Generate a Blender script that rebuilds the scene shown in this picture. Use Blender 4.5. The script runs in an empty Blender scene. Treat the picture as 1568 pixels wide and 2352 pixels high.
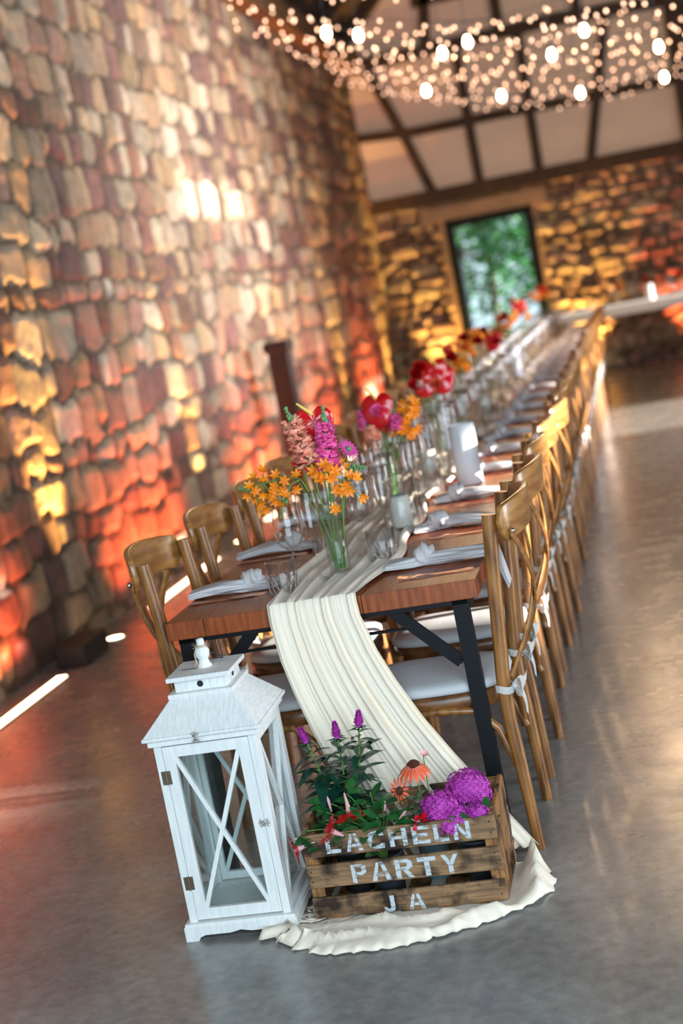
import bpy, bmesh, math, random
import numpy as np
from mathutils import Vector, Matrix, Euler
random.seed(7); RNG = np.random.default_rng(5)
S = bpy.context.scene
COL = S.collection
PI = math.pi

# ---------------------------------------------------------------- camera
F_PX, YAW, PITCH, ROLL = 3470.87, 0.2161, 0.1389, -0.1883
cam_d = bpy.data.cameras.new('camera'); cam = bpy.data.objects.new('camera', cam_d); COL.objects.link(cam)
fwd = Vector((-math.sin(YAW)*math.cos(PITCH), math.cos(YAW)*math.cos(PITCH), -math.sin(PITCH)))
r0 = fwd.cross(Vector((0, 0, 1))).normalized(); u0 = r0.cross(fwd)
rt = math.cos(ROLL)*r0 + math.sin(ROLL)*u0; up = -math.sin(ROLL)*r0 + math.cos(ROLL)*u0
mw = Matrix((rt, up, -fwd)).transposed().to_4x4(); mw.translation = Vector((0.5414, -3.9444, 1.5704))
cam.matrix_world = mw
cam_d.sensor_fit = 'VERTICAL'; cam_d.sensor_height = 36.0; cam_d.sensor_width = 24.0
cam_d.lens = F_PX/2352*36.0
cam_d.clip_start = 0.05; cam_d.clip_end = 200
cam_d.dof.use_dof = True; cam_d.dof.focus_distance = 4.05; cam_d.dof.aperture_fstop = 1.85
cam_d.dof.aperture_blades = 0
S.camera = cam

# ---------------------------------------------------------------- world, sun, daylight, exposure
S.view_settings.view_transform = 'Standard'; S.view_settings.look = 'None'
S.view_settings.exposure = 0.55; S.view_settings.gamma = 1.0; S.view_settings.use_curve_mapping = False
S.cycles.max_bounces = 10; S.cycles.transparent_max_bounces = 40; S.cycles.transmission_bounces = 10
S.cycles.glossy_bounces = 4; S.cycles.diffuse_bounces = 4
S.cycles.sample_clamp_indirect = 6.0; S.cycles.caustics_reflective = False; S.cycles.caustics_refractive = False
try: S.cycles.use_denoising = True
except Exception: pass
w = bpy.data.worlds.new('world'); S.world = w; w.use_nodes = True
bg = w.node_tree.nodes['Background']; bg.inputs[0].default_value = (0.72, 0.86, 1.0, 1); bg.inputs[1].default_value = 1.1

def lamp(name, kind, loc, energy, color=(1, 1, 1), aim=None, **kw):
    d = bpy.data.lights.new(name, kind); d.energy = energy; d.color = color
    for k, v in kw.items(): setattr(d, k, v)
    o = bpy.data.objects.new(name, d); COL.objects.link(o); o.location = loc
    if aim is not None:
        dv = Vector(aim) - Vector(loc)
        o.rotation_euler = dv.to_track_quat('-Z', 'Y').to_euler()
    return o
SUN_T = 0.18                                    # tangent of the sun's elevation, it shines along -x
lamp('sun', 'SUN', (20, 8, 6), 19.0, (1.0, 0.93, 0.82), aim=(20-10, 8, 6-10*SUN_T), angle=0.012)
COOL = (0.66, 0.87, 1.0)
lamp('daylight_gate', 'AREA', (1.6, -5.3, 2.2), 225, COOL, aim=(0.4, 0, 0.9), shape='RECTANGLE', size=5.0, size_y=3.6)
lamp('daylight_door', 'AREA', (6.9, 1.1, 1.7), 270, (0.86, 0.92, 1.0), aim=(-2.5, 1.1, 1.2), shape='RECTANGLE', size=3.6, size_y=3.0)
lamp('daylight_tall_window', 'AREA', (6.9, 8.1, 2.6), 140, (0.88, 0.94, 1.0), aim=(-2.5, 8.1, 2.2), shape='RECTANGLE', size=2.4, size_y=3.6, spread=math.radians(48))

# ---------------------------------------------------------------- helpers
MATS = {}
def nodes(name):
    m = bpy.data.materials.new(name); m.use_nodes = True; MATS[name] = m
    nt = m.node_tree; return m, nt, nt.nodes, nt.links, nt.nodes['Principled BSDF']
def mat(name, col, rough=0.5, metal=0.0, spec=0.5, var=0.0, scale=20.0, stretch=(1, 1, 1), col2=None, bump=0.0, trans=0.0, coat=0.0, sheen=0.0, sub=0.0, bscale=None, detail=6):
    m, nt, N, L, P = nodes(name)
    P.inputs['Base Color'].default_value = (*col, 1); P.inputs['Roughness'].default_value = rough
    P.inputs['Metallic'].default_value = metal; P.inputs['Specular IOR Level'].default_value = spec
    if coat: P.inputs['Coat Weight'].default_value = coat; P.inputs['Coat Roughness'].default_value = 0.12
    if sheen: P.inputs['Sheen Weight'].default_value = sheen
    if sub: P.inputs['Subsurface Weight'].default_value = sub; P.inputs['Subsurface Radius'].default_value = (.01, .006, .004)
    tc = N.new('ShaderNodeTexCoord'); mp = N.new('ShaderNodeMapping'); L.new(tc.outputs['Object'], mp.inputs[0])
    mp.inputs['Scale'].default_value = stretch
    nz = N.new('ShaderNodeTexNoise'); nz.inputs['Scale'].default_value = scale; nz.inputs['Detail'].default_value = detail
    L.new(mp.outputs[0], nz.inputs['Vector'])
    if col2 is not None or var:
        cr = N.new('ShaderNodeValToRGB'); L.new(nz.outputs[0], cr.inputs[0])
        c2 = col2 if col2 is not None else tuple(c*(1-var) for c in col)
        cr.color_ramp.elements[0].position = 0.36; cr.color_ramp.elements[0].color = (*c2, 1)
        cr.color_ramp.elements[1].position = 0.64; cr.color_ramp.elements[1].color = (*col, 1)
        L.new(cr.outputs[0], P.inputs['Base Color'])
    if bump:
        src = nz
        if bscale:
            src = N.new('ShaderNodeTexNoise'); src.inputs['Scale'].default_value = bscale; L.new(mp.outputs[0], src.inputs['Vector'])
        b = N.new('ShaderNodeBump'); b.inputs['Strength'].default_value = bump; b.inputs['Distance'].default_value = 0.01
        L.new(src.outputs[0], b.inputs['Height']); L.new(b.outputs[0], P.inputs['Normal'])
    return m
def emit(name, col, strength):
    m, nt, N, L, P = nodes(name)
    P.inputs['Base Color'].default_value = (*col, 1); P.inputs['Emission Color'].default_value = (*col, 1)
    P.inputs['Emission Strength'].default_value = strength; return m
def glassy(name, tint=(1, 1, 1), refr=0.25, ior=1.5, gain=1.0, rough=0.0):
    m, nt, N, L, P = nodes(name); N.remove(P); out = N['Material Output']
    tr = N.new('ShaderNodeBsdfTransparent'); tr.inputs[0].default_value = (*tint, 1)
    gl = N.new('ShaderNodeBsdfGlossy'); gl.inputs['Roughness'].default_value = 0.02+rough
    lw = N.new('ShaderNodeLayerWeight'); lw.inputs[0].default_value = .5
    pw = N.new('ShaderNodeMath'); pw.operation = 'POWER'; pw.inputs[1].default_value = 3.2; L.new(lw.outputs['Facing'], pw.inputs[0])
    ma = N.new('ShaderNodeMath'); ma.operation = 'MULTIPLY_ADD'; ma.inputs[1].default_value = .75*gain; ma.inputs[2].default_value = .032*gain; ma.use_clamp = True
    L.new(pw.outputs[0], ma.inputs[0])
    mx = N.new('ShaderNodeMixShader'); L.new(ma.outputs[0], mx.inputs[0]); L.new(tr.outputs[0], mx.inputs[1]); L.new(gl.outputs[0], mx.inputs[2])
    last = mx
    if refr > 0:
        g2 = N.new('ShaderNodeBsdfGlass'); g2.inputs['IOR'].default_value = 1.45; g2.inputs['Roughness'].default_value = rough; g2.inputs[0].default_value = (*tint, 1)
        m2 = N.new('ShaderNodeMixShader'); m2.inputs[0].default_value = refr
        L.new(mx.outputs[0], m2.inputs[1]); L.new(g2.outputs[0], m2.inputs[2]); last = m2
    L.new(last.outputs[0], out.inputs[0]); return m

class MB:
    """collects shapes, then links them as one mesh object"""
    def __init__(s): s.v = []; s.f = []; s.sm = []
    def add(s, vs, fs, smooth=False):
        n = len(s.v); s.v += [tuple(v) for v in vs]; s.f += [tuple(i+n for i in f) for f in fs]; s.sm += [smooth]*len(fs); return s
    def box(s, c, d, rot=None):
        c = Vector(c); vs = []
        for x in (-.5, .5):
            for y in (-.5, .5):
                for z in (-.5, .5):
                    p = Vector((x*d[0], y*d[1], z*d[2]))
                    if rot is not None: p = rot @ p
                    vs.append(c+p)
        return s.add(vs, [(0, 1, 3, 2), (4, 6, 7, 5), (0, 4, 5, 1), (2, 3, 7, 6), (0, 2, 6, 4), (1, 5, 7, 3)])
    def mm(s, a, b): return s.box([(p+q)/2 for p, q in zip(a, b)], [abs(q-p) for p, q in zip(a, b)])
    def bar(s, p, q, wd, th, side=(0, 0, 1)):
        p = Vector(p); q = Vector(q); z = (q-p); l = z.length; z.normalize(); sd = Vector(side)
        x = sd.cross(z)
        if x.length < 1e-4: x = Vector((1, 0, 0)).cross(z)
        x.normalize(); y = z.cross(x)
        return s.box((p+q)/2, (wd, th, l), Matrix((x, y, z)).transposed())
    def tube(s, pts, r, n=8, cap=True, squash=None):
        pts = [Vector(p) for p in pts]; R = r if hasattr(r, '__len__') else [r]*len(pts)
        vs = []; fs = []; px = None
        for i, p in enumerate(pts):
            t = (pts[min(i+1, len(pts)-1)]-pts[max(i-1, 0)])
            t = t.normalized() if t.length > 1e-9 else Vector((0, 0, 1))
            if px is None:
                px = t.cross(Vector((0, 0, 1)) if abs(t.z) < .9 else Vector((0, 1, 0))).normalized()
            else:
                px = (px - t*px.dot(t)).normalized()
            py = t.cross(px)
            for k in range(n):
                a = 2*PI*k/n; vs.append(p+R[i]*(math.cos(a)*px+math.sin(a)*py))
        m = len(pts)
        for i in range(m-1):
            for k in range(n):
                a = i*n+k; b = i*n+(k+1) % n; fs.append((a, b, b+n, a+n))
        s.add(vs, fs, True)
        if cap: s.add(vs[:n][::-1], [tuple(range(n))]); s.add(vs[-n:], [tuple(range(n))])
        return s
    def strip(s, pts, sides, wd, th):
        """flat ribbon: pts centre line, sides = width direction per point"""
        vs = []; fs = []; m = len(pts); pts = [Vector(p) for p in pts]
        W = wd if hasattr(wd, '__len__') else [wd]*m
        for i, p in enumerate(pts):
            t = (pts[min(i+1, m-1)]-pts[max(i-1, 0)]).normalized(); sd = Vector(sides[i]) if hasattr(sides[0], '__len__') else Vector(sides)
            sd = (sd - t*sd.dot(t)).normalized(); nn = t.cross(sd)
            for a, b in ((-1, -1), (1, -1), (1, 1), (-1, 1)): vs.append(p+sd*a*W[i]/2+nn*b*th/2)
        for i in range(m-1):
            for k in range(4): a = i*4+k; b = i*4+(k+1) % 4; fs.append((a, b, b+4, a+4))
        fs += [(0, 3, 2, 1), (4*m-4, 4*m-3, 4*m-2, 4*m-1)]
        return s.add(vs, fs, False)
    def lathe(s, prof, n=24, c=(0, 0, 0), smooth=True):
        vs = []; fs = []; m = len(prof)
        for (r, z) in prof:
            for k in range(n): a = 2*PI*k/n; vs.append((c[0]+r*math.cos(a), c[1]+r*math.sin(a), c[2]+z))
        for i in range(m-1):
            for k in range(n): a = i*n+k; b = i*n+(k+1) % n; fs.append((a, b, b+n, a+n))
        return s.add(vs, fs, smooth)
    def ball(s, c, r, n=10, m=7, sq=(1, 1, 1)):
        vs = []; fs = []
        for i in range(m+1):
            t = PI*i/m
            for k in range(n):
                a = 2*PI*k/n; vs.append((c[0]+r*sq[0]*math.sin(t)*math.cos(a), c[1]+r*sq[1]*math.sin(t)*math.sin(a), c[2]+r*sq[2]*math.cos(t)))
        for i in range(m):
            for k in range(n): a = i*n+k; b = i*n+(k+1) % n; fs.append((a, a+n, b+n, b))
        return s.add(vs, fs, True)
    def petal(s, base, d, nrm, ln, wd, cup=0.3, bend=0.0, nl=5, tip=0.8, widest=0.55):
        """a leaf or petal: grid 3 x nl, curling towards nrm by cup, arching by bend"""
        base = Vector(base); d = Vector(d).normalized(); nrm = Vector(nrm); nrm = (nrm-d*nrm.dot(d))
        if nrm.length < 1e-5: nrm = d.orthogonal()
        nrm.normalize(); sd = d.cross(nrm); vs = []; fs = []
        for i in range(nl+1):
            t = i/nl
            ww = wd/2*(math.sin(PI*min(1, (t**(math.log(.5)/math.log(widest))))) ** tip if 0 < t < 1 else 0.03)
            c = base+d*ln*t+nrm*bend*ln*t*t
            for k in (-1, 0, 1): vs.append(c+sd*ww*k+nrm*(abs(k)*cup*ww))
        for i in range(nl):
            for k in range(2): a = i*3+k; fs.append((a, a+1, a+4, a+3))
        return s.add(vs, fs, True)
    def poly(s, pts, axis_fn, th):
        """2-D polygon pushed to thickness th; axis_fn(a,b,c)->world"""
        n = len(pts); vs = [axis_fn(a, b, 0) for a, b in pts]+[axis_fn(a, b, th) for a, b in pts]
        fs = [tuple(range(n))[::-1], tuple(range(n, 2*n))]+[(i, (i+1) % n, (i+1) % n+n, i+n) for i in range(n)]
        return s.add(vs, fs)
    def mesh(s, name, m):
        me = bpy.data.meshes.new(name); me.from_pydata(s.v, [], s.f); me.polygons.foreach_set('use_smooth', s.sm)
        bm = bmesh.new(); bm.from_mesh(me); bmesh.ops.recalc_face_normals(bm, faces=bm.faces); bm.to_mesh(me); bm.free()
        if m is not None: me.materials.append(MATS[m] if isinstance(m, str) else m)
        return me
    def build(s, name, m, parent=None, bevel=0, sub=0, solid=0, loc=None):
        o = bpy.data.objects.new(name, s.mesh(name, m)); COL.objects.link(o)
        if parent is not None: o.parent = parent
        if loc is not None: o.location = loc
        if solid: md = o.modifiers.new('solid', 'SOLIDIFY'); md.thickness = solid; md.offset = 0
        if bevel: md = o.modifiers.new('bevel', 'BEVEL'); md.width = bevel; md.segments = 2; md.limit_method = 'ANGLE'
        if sub: md = o.modifiers.new('sub', 'SUBSURF'); md.levels = sub; md.render_levels = sub
        return o
def tag(o, label=None, cat=None, group=None, kind=None):
    if label: o['label'] = label
    if cat: o['category'] = cat
    if group: o['group'] = group
    if kind: o['kind'] = kind
    return o
def thing(name, loc, label, cat, group=None, rz=0):
    o = bpy.data.objects.new(name, None); COL.objects.link(o); o.location = loc; o.rotation_euler = (0, 0, rz); o.empty_display_size = .05
    return tag(o, label, cat, group)
def struct(name, mb, m, **k):
    o = mb.build(name, m, **k); o['kind'] = 'structure'; return o
KIDS = {}
def kids(o): return [c for c in bpy.data.objects if c.parent == o]
def snapshot(o): return (o, [snapshot(c) for c in kids(o)])
def copy_tree(tree, parent=None):
    o, ch = tree; c = o.copy(); COL.objects.link(c)
    if parent is not None: c.parent = parent
    for t in ch: copy_tree(t, c)
    return c
ORD = ['first', 'second', 'third', 'fourth', 'fifth', 'sixth', 'seventh', 'eighth', 'ninth', 'tenth', 'eleventh', 'twelfth', 'thirteenth', 'fourteenth', 'fifteenth', 'sixteenth', 'seventeenth', 'eighteenth', 'nineteenth', 'twentieth', 'twenty-first', 'twenty-second']
def bez(p0, p1, p2, n=8):
    p0, p1, p2 = Vector(p0), Vector(p1), Vector(p2)
    return [p0*(1-t)**2+p1*2*t*(1-t)+p2*t*t for t in [i/n for i in range(n+1)]]

# ---------------------------------------------------------------- materials
def wood(name, c1, c2, rough, stretch, scale=9, bump=.15, coat=0, c3=None):
    m = mat(name, c1, rough, scale=scale, stretch=stretch, col2=c2, bump=bump, coat=coat, detail=8)
    return m
wood('table_wood', (.37, .088, .020), (.21, .043, .011), .36, (13, 1.1, 1.6), 6, .06)
wood('chair_wood', (.38, .160, .040), (.16, .055, .012), .30, (9, 9, 1.5), 5, .05, .25)
wood('chair_seat_wood', (.22, .085, .022), (.085, .03, .008), .32, (4, 1.5, 9), 6, .05, .2)
wood('chair_rail_wood', (.46, .215, .062), (.28, .11, .028), .28, (6, 1.2, 9), 5, .03, .3)
mat('white_paint', (.87, .87, .85), .55, var=.10, scale=14, stretch=(9, 9, 1), bump=.1, bscale=40)
mat('white_paint_roof', (.86, .86, .84), .6, var=.14, scale=22, stretch=(9, 1.6, 1.6), bump=.08, bscale=45)
mat('black_steel', (.005, .006, .008), .5, spec=.22)
mat('seat_fabric', (.62, .62, .63), .9, var=.06, scale=300, bump=.15)
mat('tie_fabric', (.66, .62, .58), .9, var=.08, scale=200, bump=.2)
mat('napkin_linen', (.66, .62, .63), .9, var=.06, scale=60, bump=.1)
mat('runner_cloth', (.92, .80, .65), .85, sheen=.15)
mat('metal', (.62, .60, .56), .28, metal=1)
mat('bronze', (.30, .24, .17), .4, metal=1)
mat('copper', (.78, .36, .20), .24, metal=1)
mat('wire', (.03, .04, .05), .35, metal=.8)
mat('twine', (.62, .50, .36), .9)
mat('wax', (.86, .82, .74), .45, sub=.2)
mat('paper', (.80, .80, .83), .75, bump=.25, scale=3, stretch=(1, 1, 60))
mat('white_cloth', (.80, .78, .75), .8, bump=.2, scale=8)
mat('green_stem', (.13, .27, .05), .5); mat('green_bud', (.16, .33, .13), .55)
mat('leaf_dark', (.012, .075, .035), .32, col2=(.006, .035, .028), scale=30, bump=.1)
mat('leaf_glossy', (.02, .13, .025), .24, col2=(.015, .075, .022), scale=22)
mat('leaf_pale', (.13, .26, .09), .4)
mat('orange_petal', (1.0, .36, .01), .5, col2=(.92, .22, .005), scale=60, sub=.1)
mat('peach_petal', (1.0, .56, .38), .55, col2=(1.0, .38, .28), scale=70, sub=.1)
mat('pink_petal', (.95, .20, .50), .55, col2=(.88, .10, .38), scale=70, sub=.1)
mat('coral_petal', (.93, .20, .08), .55, col2=(.8, .1, .05), scale=50)
mat('red_petal', (.62, .006, .008), .4, col2=(.42, .004, .006), scale=40)
mat('spathe_red', (.70, .006, .014), .16, coat=.6, bump=.1, scale=12)
mat('spadix', (.80, .62, .12), .6)
mat('purple_petal', (.62, .06, .30), .5)
mat('celosia_petal', (.55, .04, .42), .6, col2=(.42, .03, .36), scale=120)
mat('pentas_petal', (.60, .06, .50), .6, col2=(.40, .03, .33), scale=60)
mat('coneflower_petal', (.85, .13, .035), .5, col2=(.75, .07, .03), scale=50)
mat('cone_brown', (.10, .018, .008), .8, bump=.6, scale=90)
mat('pale_bud', (.80, .42, .42), .5)
mat('soil', (.03, .02, .014), .95, bump=.6, scale=60)
mat('pot_plastic', (.05, .06, .07), .4)
mat('pot_blue', (.35, .62, .72), .35)
mat('plaster', (.95, .73, .58), .9, var=.08, scale=2, bump=.2, bscale=12)
mat('beam_wood', (.075, .036, .015), .75, var=.4, scale=5, stretch=(4, 4, 1), bump=.4)
mat('beam_wood_long', (.13, .06, .02), .75, var=.4, scale=4, stretch=(1, .3, 1), bump=.4)
mat('roof_board', (.035, .02, .012), .8, var=.3, scale=3, stretch=(1, 6, 1), bump=.3)
mat('lintel', (.36, .23, .15), .85, var=.2, scale=3, bump=.3)
mat('door_frame', (.004, .007, .006), .6, spec=.2)
mat('dark_box', (.006, .006, .006), .6)
mat('post_wood', (.028, .016, .010), .8, var=.4, scale=6, stretch=(4, 4, 1), bump=.4)
mat('side_wall', (.42, .34, .27), .9, var=.15, scale=2)
mat('paving', (.55, .53, .48), .9, var=.1, scale=4)
mat('lawn', (.09, .16, .04), .9, var=.3, scale=8)
mat('leaf_tree', (.10, .34, .10), .6, col2=(.05, .20, .07), scale=2)
mat('bark', (.10, .07, .05), .9)
emit('led_emit', (1.0, .62, .38), 7.0)
emit('spot_emit', (1.0, .78, .42), 12.0)
emit('fairy_emit', (1.0, .58, .38), 2.6)
emit('bulb_emit', (1.0, .74, .42), 30.0)
glassy('pane_glass', (.93, .97, .97), refr=0, gain=1.0)
glassy('drink_glass', (1, 1, 1), refr=.0, gain=1.15)
glassy('cut_glass', (1, 1, 1), refr=.02, gain=1.5)
glassy('cut_rib_glass', (1, 1, 1), refr=.12, gain=4)
glassy('vase_glass', (.99, 1, 1), refr=.03, gain=1.1)
glassy('water', (.97, .995, .99), refr=.05, ior=1.33)

def concrete():
    m, nt, N, L, P = nodes('polished_concrete')
    tc = N.new('ShaderNodeTexCoord')
    def noise(sc, det, src=None):
        n = N.new('ShaderNodeTexNoise'); n.inputs['Scale'].default_value = sc; n.inputs['Detail'].default_value = det; n.inputs['Roughness'].default_value = .62; L.new(tc.outputs['Object'], n.inputs['Vector']); return n
    a, b, c = noise(2.2, 8), noise(26, 8), noise(5, 5)
    def ramp(src, c0, c1, p0, p1):
        r = N.new('ShaderNodeValToRGB'); L.new(src.outputs[0], r.inputs[0]); r.color_ramp.elements[0].position = p0; r.color_ramp.elements[0].color = (*c0, 1)
        r.color_ramp.elements[1].position = p1; r.color_ramp.elements[1].color = (*c1, 1); return r
    ra = ramp(a, (.22, .215, .205), (.33, .325, .305), .35, .65); rb = ramp(b, (.62, .64, .64), (1.06, 1.06, 1.06), .36, .60)
    mx = N.new('ShaderNodeMixRGB'); mx.blend_type = 'MULTIPLY'; mx.inputs[0].default_value = .75; L.new(ra.outputs[0], mx.inputs[1]); L.new(rb.outputs[0], mx.inputs[2])
    L.new(mx.outputs[0], P.inputs['Base Color'])
    rr = ramp(c, (.18, .18, .18), (.33, .33, .33), .3, .7); L.new(rr.outputs[0], P.inputs['Roughness'])
    bp = N.new('ShaderNodeBump'); bp.inputs['Strength'].default_value = .06; bp.inputs['Distance'].default_value = .01; L.new(b.outputs[0], bp.inputs['Height']); L.new(bp.outputs[0], P.inputs['Normal'])
    P.inputs['Specular IOR Level'].default_value = .85
concrete()
def stone_mat():
    m, nt, N, L, P = nodes('rubble_stone')
    at = N.new('ShaderNodeAttribute'); at.attribute_name = 'stone'
    tc = N.new('ShaderNodeTexCoord'); n = N.new('ShaderNodeTexNoise'); n.inputs['Scale'].default_value = 14; n.inputs['Detail'].default_value = 8; L.new(tc.outputs['Object'], n.inputs['Vector'])
    r = N.new('ShaderNodeValToRGB'); L.new(n.outputs[0], r.inputs[0]); r.color_ramp.elements[0].position = .3; r.color_ramp.elements[0].color = (.68, .66, .64, 1); r.color_ramp.elements[1].position = .65; r.color_ramp.elements[1].color = (1.1, 1.1, 1.1, 1)
    mx = N.new('ShaderNodeMixRGB'); mx.blend_type = 'MULTIPLY'; mx.inputs[0].default_value = 1; L.new(at.outputs['Color'], mx.inputs[1]); L.new(r.outputs[0], mx.inputs[2])
    L.new(mx.outputs[0], P.inputs['Base Color']); P.inputs['Roughness'].default_value = .88
    b = N.new('ShaderNodeBump'); b.inputs['Strength'].default_value = .5; b.inputs['Distance'].default_value = .012; L.new(n.outputs[0], b.inputs['Height']); L.new(b.outputs[0], P.inputs['Normal'])
stone_mat()
def crate_mat(name, base, dark, sc, rotx):
    """fire-darkened softwood: grain plus scorched patches of their own shape"""
    m, nt, N, L, P = nodes(name)
    tc = N.new('ShaderNodeTexCoord'); mp = N.new('ShaderNodeMapping'); L.new(tc.outputs['Object'], mp.inputs[0]); mp.inputs['Scale'].default_value = rotx
    g = N.new('ShaderNodeTexNoise'); g.inputs['Scale'].default_value = 9; g.inputs['Detail'].default_value = 9; g.inputs['Distortion'].default_value = .6; L.new(mp.outputs[0], g.inputs['Vector'])
    s = N.new('ShaderNodeTexNoise'); s.inputs['Scale'].default_value = sc; s.inputs['Detail'].default_value = 5; L.new(tc.outputs['Object'], s.inputs['Vector'])
    r = N.new('ShaderNodeValToRGB'); L.new(g.outputs[0], r.inputs[0]); r.color_ramp.elements[0].position = .32; r.color_ramp.elements[0].color = (*[c*.42 for c in base], 1); r.color_ramp.elements[1].position = .62; r.color_ramp.elements[1].color = (*base, 1)
    r2 = N.new('ShaderNodeValToRGB'); L.new(s.outputs[0], r2.inputs[0]); r2.color_ramp.elements[0].position = .38; r2.color_ramp.elements[0].color = (*dark, 1); r2.color_ramp.elements[1].position = .54; r2.color_ramp.elements[1].color = (1, 1, 1, 1)
    mx = N.new('ShaderNodeMixRGB'); mx.blend_type = 'MULTIPLY'; mx.inputs[0].default_value = 1; L.new(r.outputs[0], mx.inputs[1]); L.new(r2.outputs[0], mx.inputs[2]); L.new(mx.outputs[0], P.inputs['Base Color'])
    P.inputs['Roughness'].default_value = .7; b = N.new('ShaderNodeBump'); b.inputs['Strength'].default_value = .5; b.inputs['Distance'].default_value = .004; L.new(g.outputs[0], b.inputs['Height']); L.new(b.outputs[0], P.inputs['Normal'])
crate_mat('crate_wood', (.36, .20, .095), (.10, .07, .05), 14, (1.2, 12, 14))
crate_mat('crate_wood_upright', (.42, .19, .06), (.07, .04, .03), 16, (12, 12, 1.2))
def stencil_mat():
    m, nt, N, L, P = nodes('stencil_paint'); out = N['Material Output']
    P.inputs['Base Color'].default_value = (.62, .68, .72, 1); P.inputs['Roughness'].default_value = .7
    tc = N.new('ShaderNodeTexCoord'); mp = N.new('ShaderNodeMapping'); mp.inputs['Scale'].default_value = (14, 1, 50); L.new(tc.outputs['Object'], mp.inputs[0])
    n = N.new('ShaderNodeTexNoise'); n.inputs['Scale'].default_value = 3; n.inputs['Detail'].default_value = 8; L.new(mp.outputs[0], n.inputs['Vector'])
    r = N.new('ShaderNodeValToRGB'); L.new(n.outputs[0], r.inputs[0]); r.color_ramp.elements[0].position = .36; r.color_ramp.elements[0].color = (.25, .25, .25, 1); r.color_ramp.elements[1].position = .5; r.color_ramp.elements[1].color = (.93, .93, .93, 1)
    tr = N.new('ShaderNodeBsdfTransparent'); mx = N.new('ShaderNodeMixShader'); L.new(r.outputs[0], mx.inputs[0]); L.new(tr.outputs[0], mx.inputs[1]); L.new(P.outputs[0], mx.inputs[2]); L.new(mx.outputs[0], out.inputs[0])
stencil_mat()

# ================================================================ THE ROOM
XL, YF = -2.68, 16.0
XR, YN = 7.0, -5.4
struct('floor', MB().mm((XL-.3, YN-.3, -.1), (XR+.3, YF+.3, 0)), 'polished_concrete')

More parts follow.
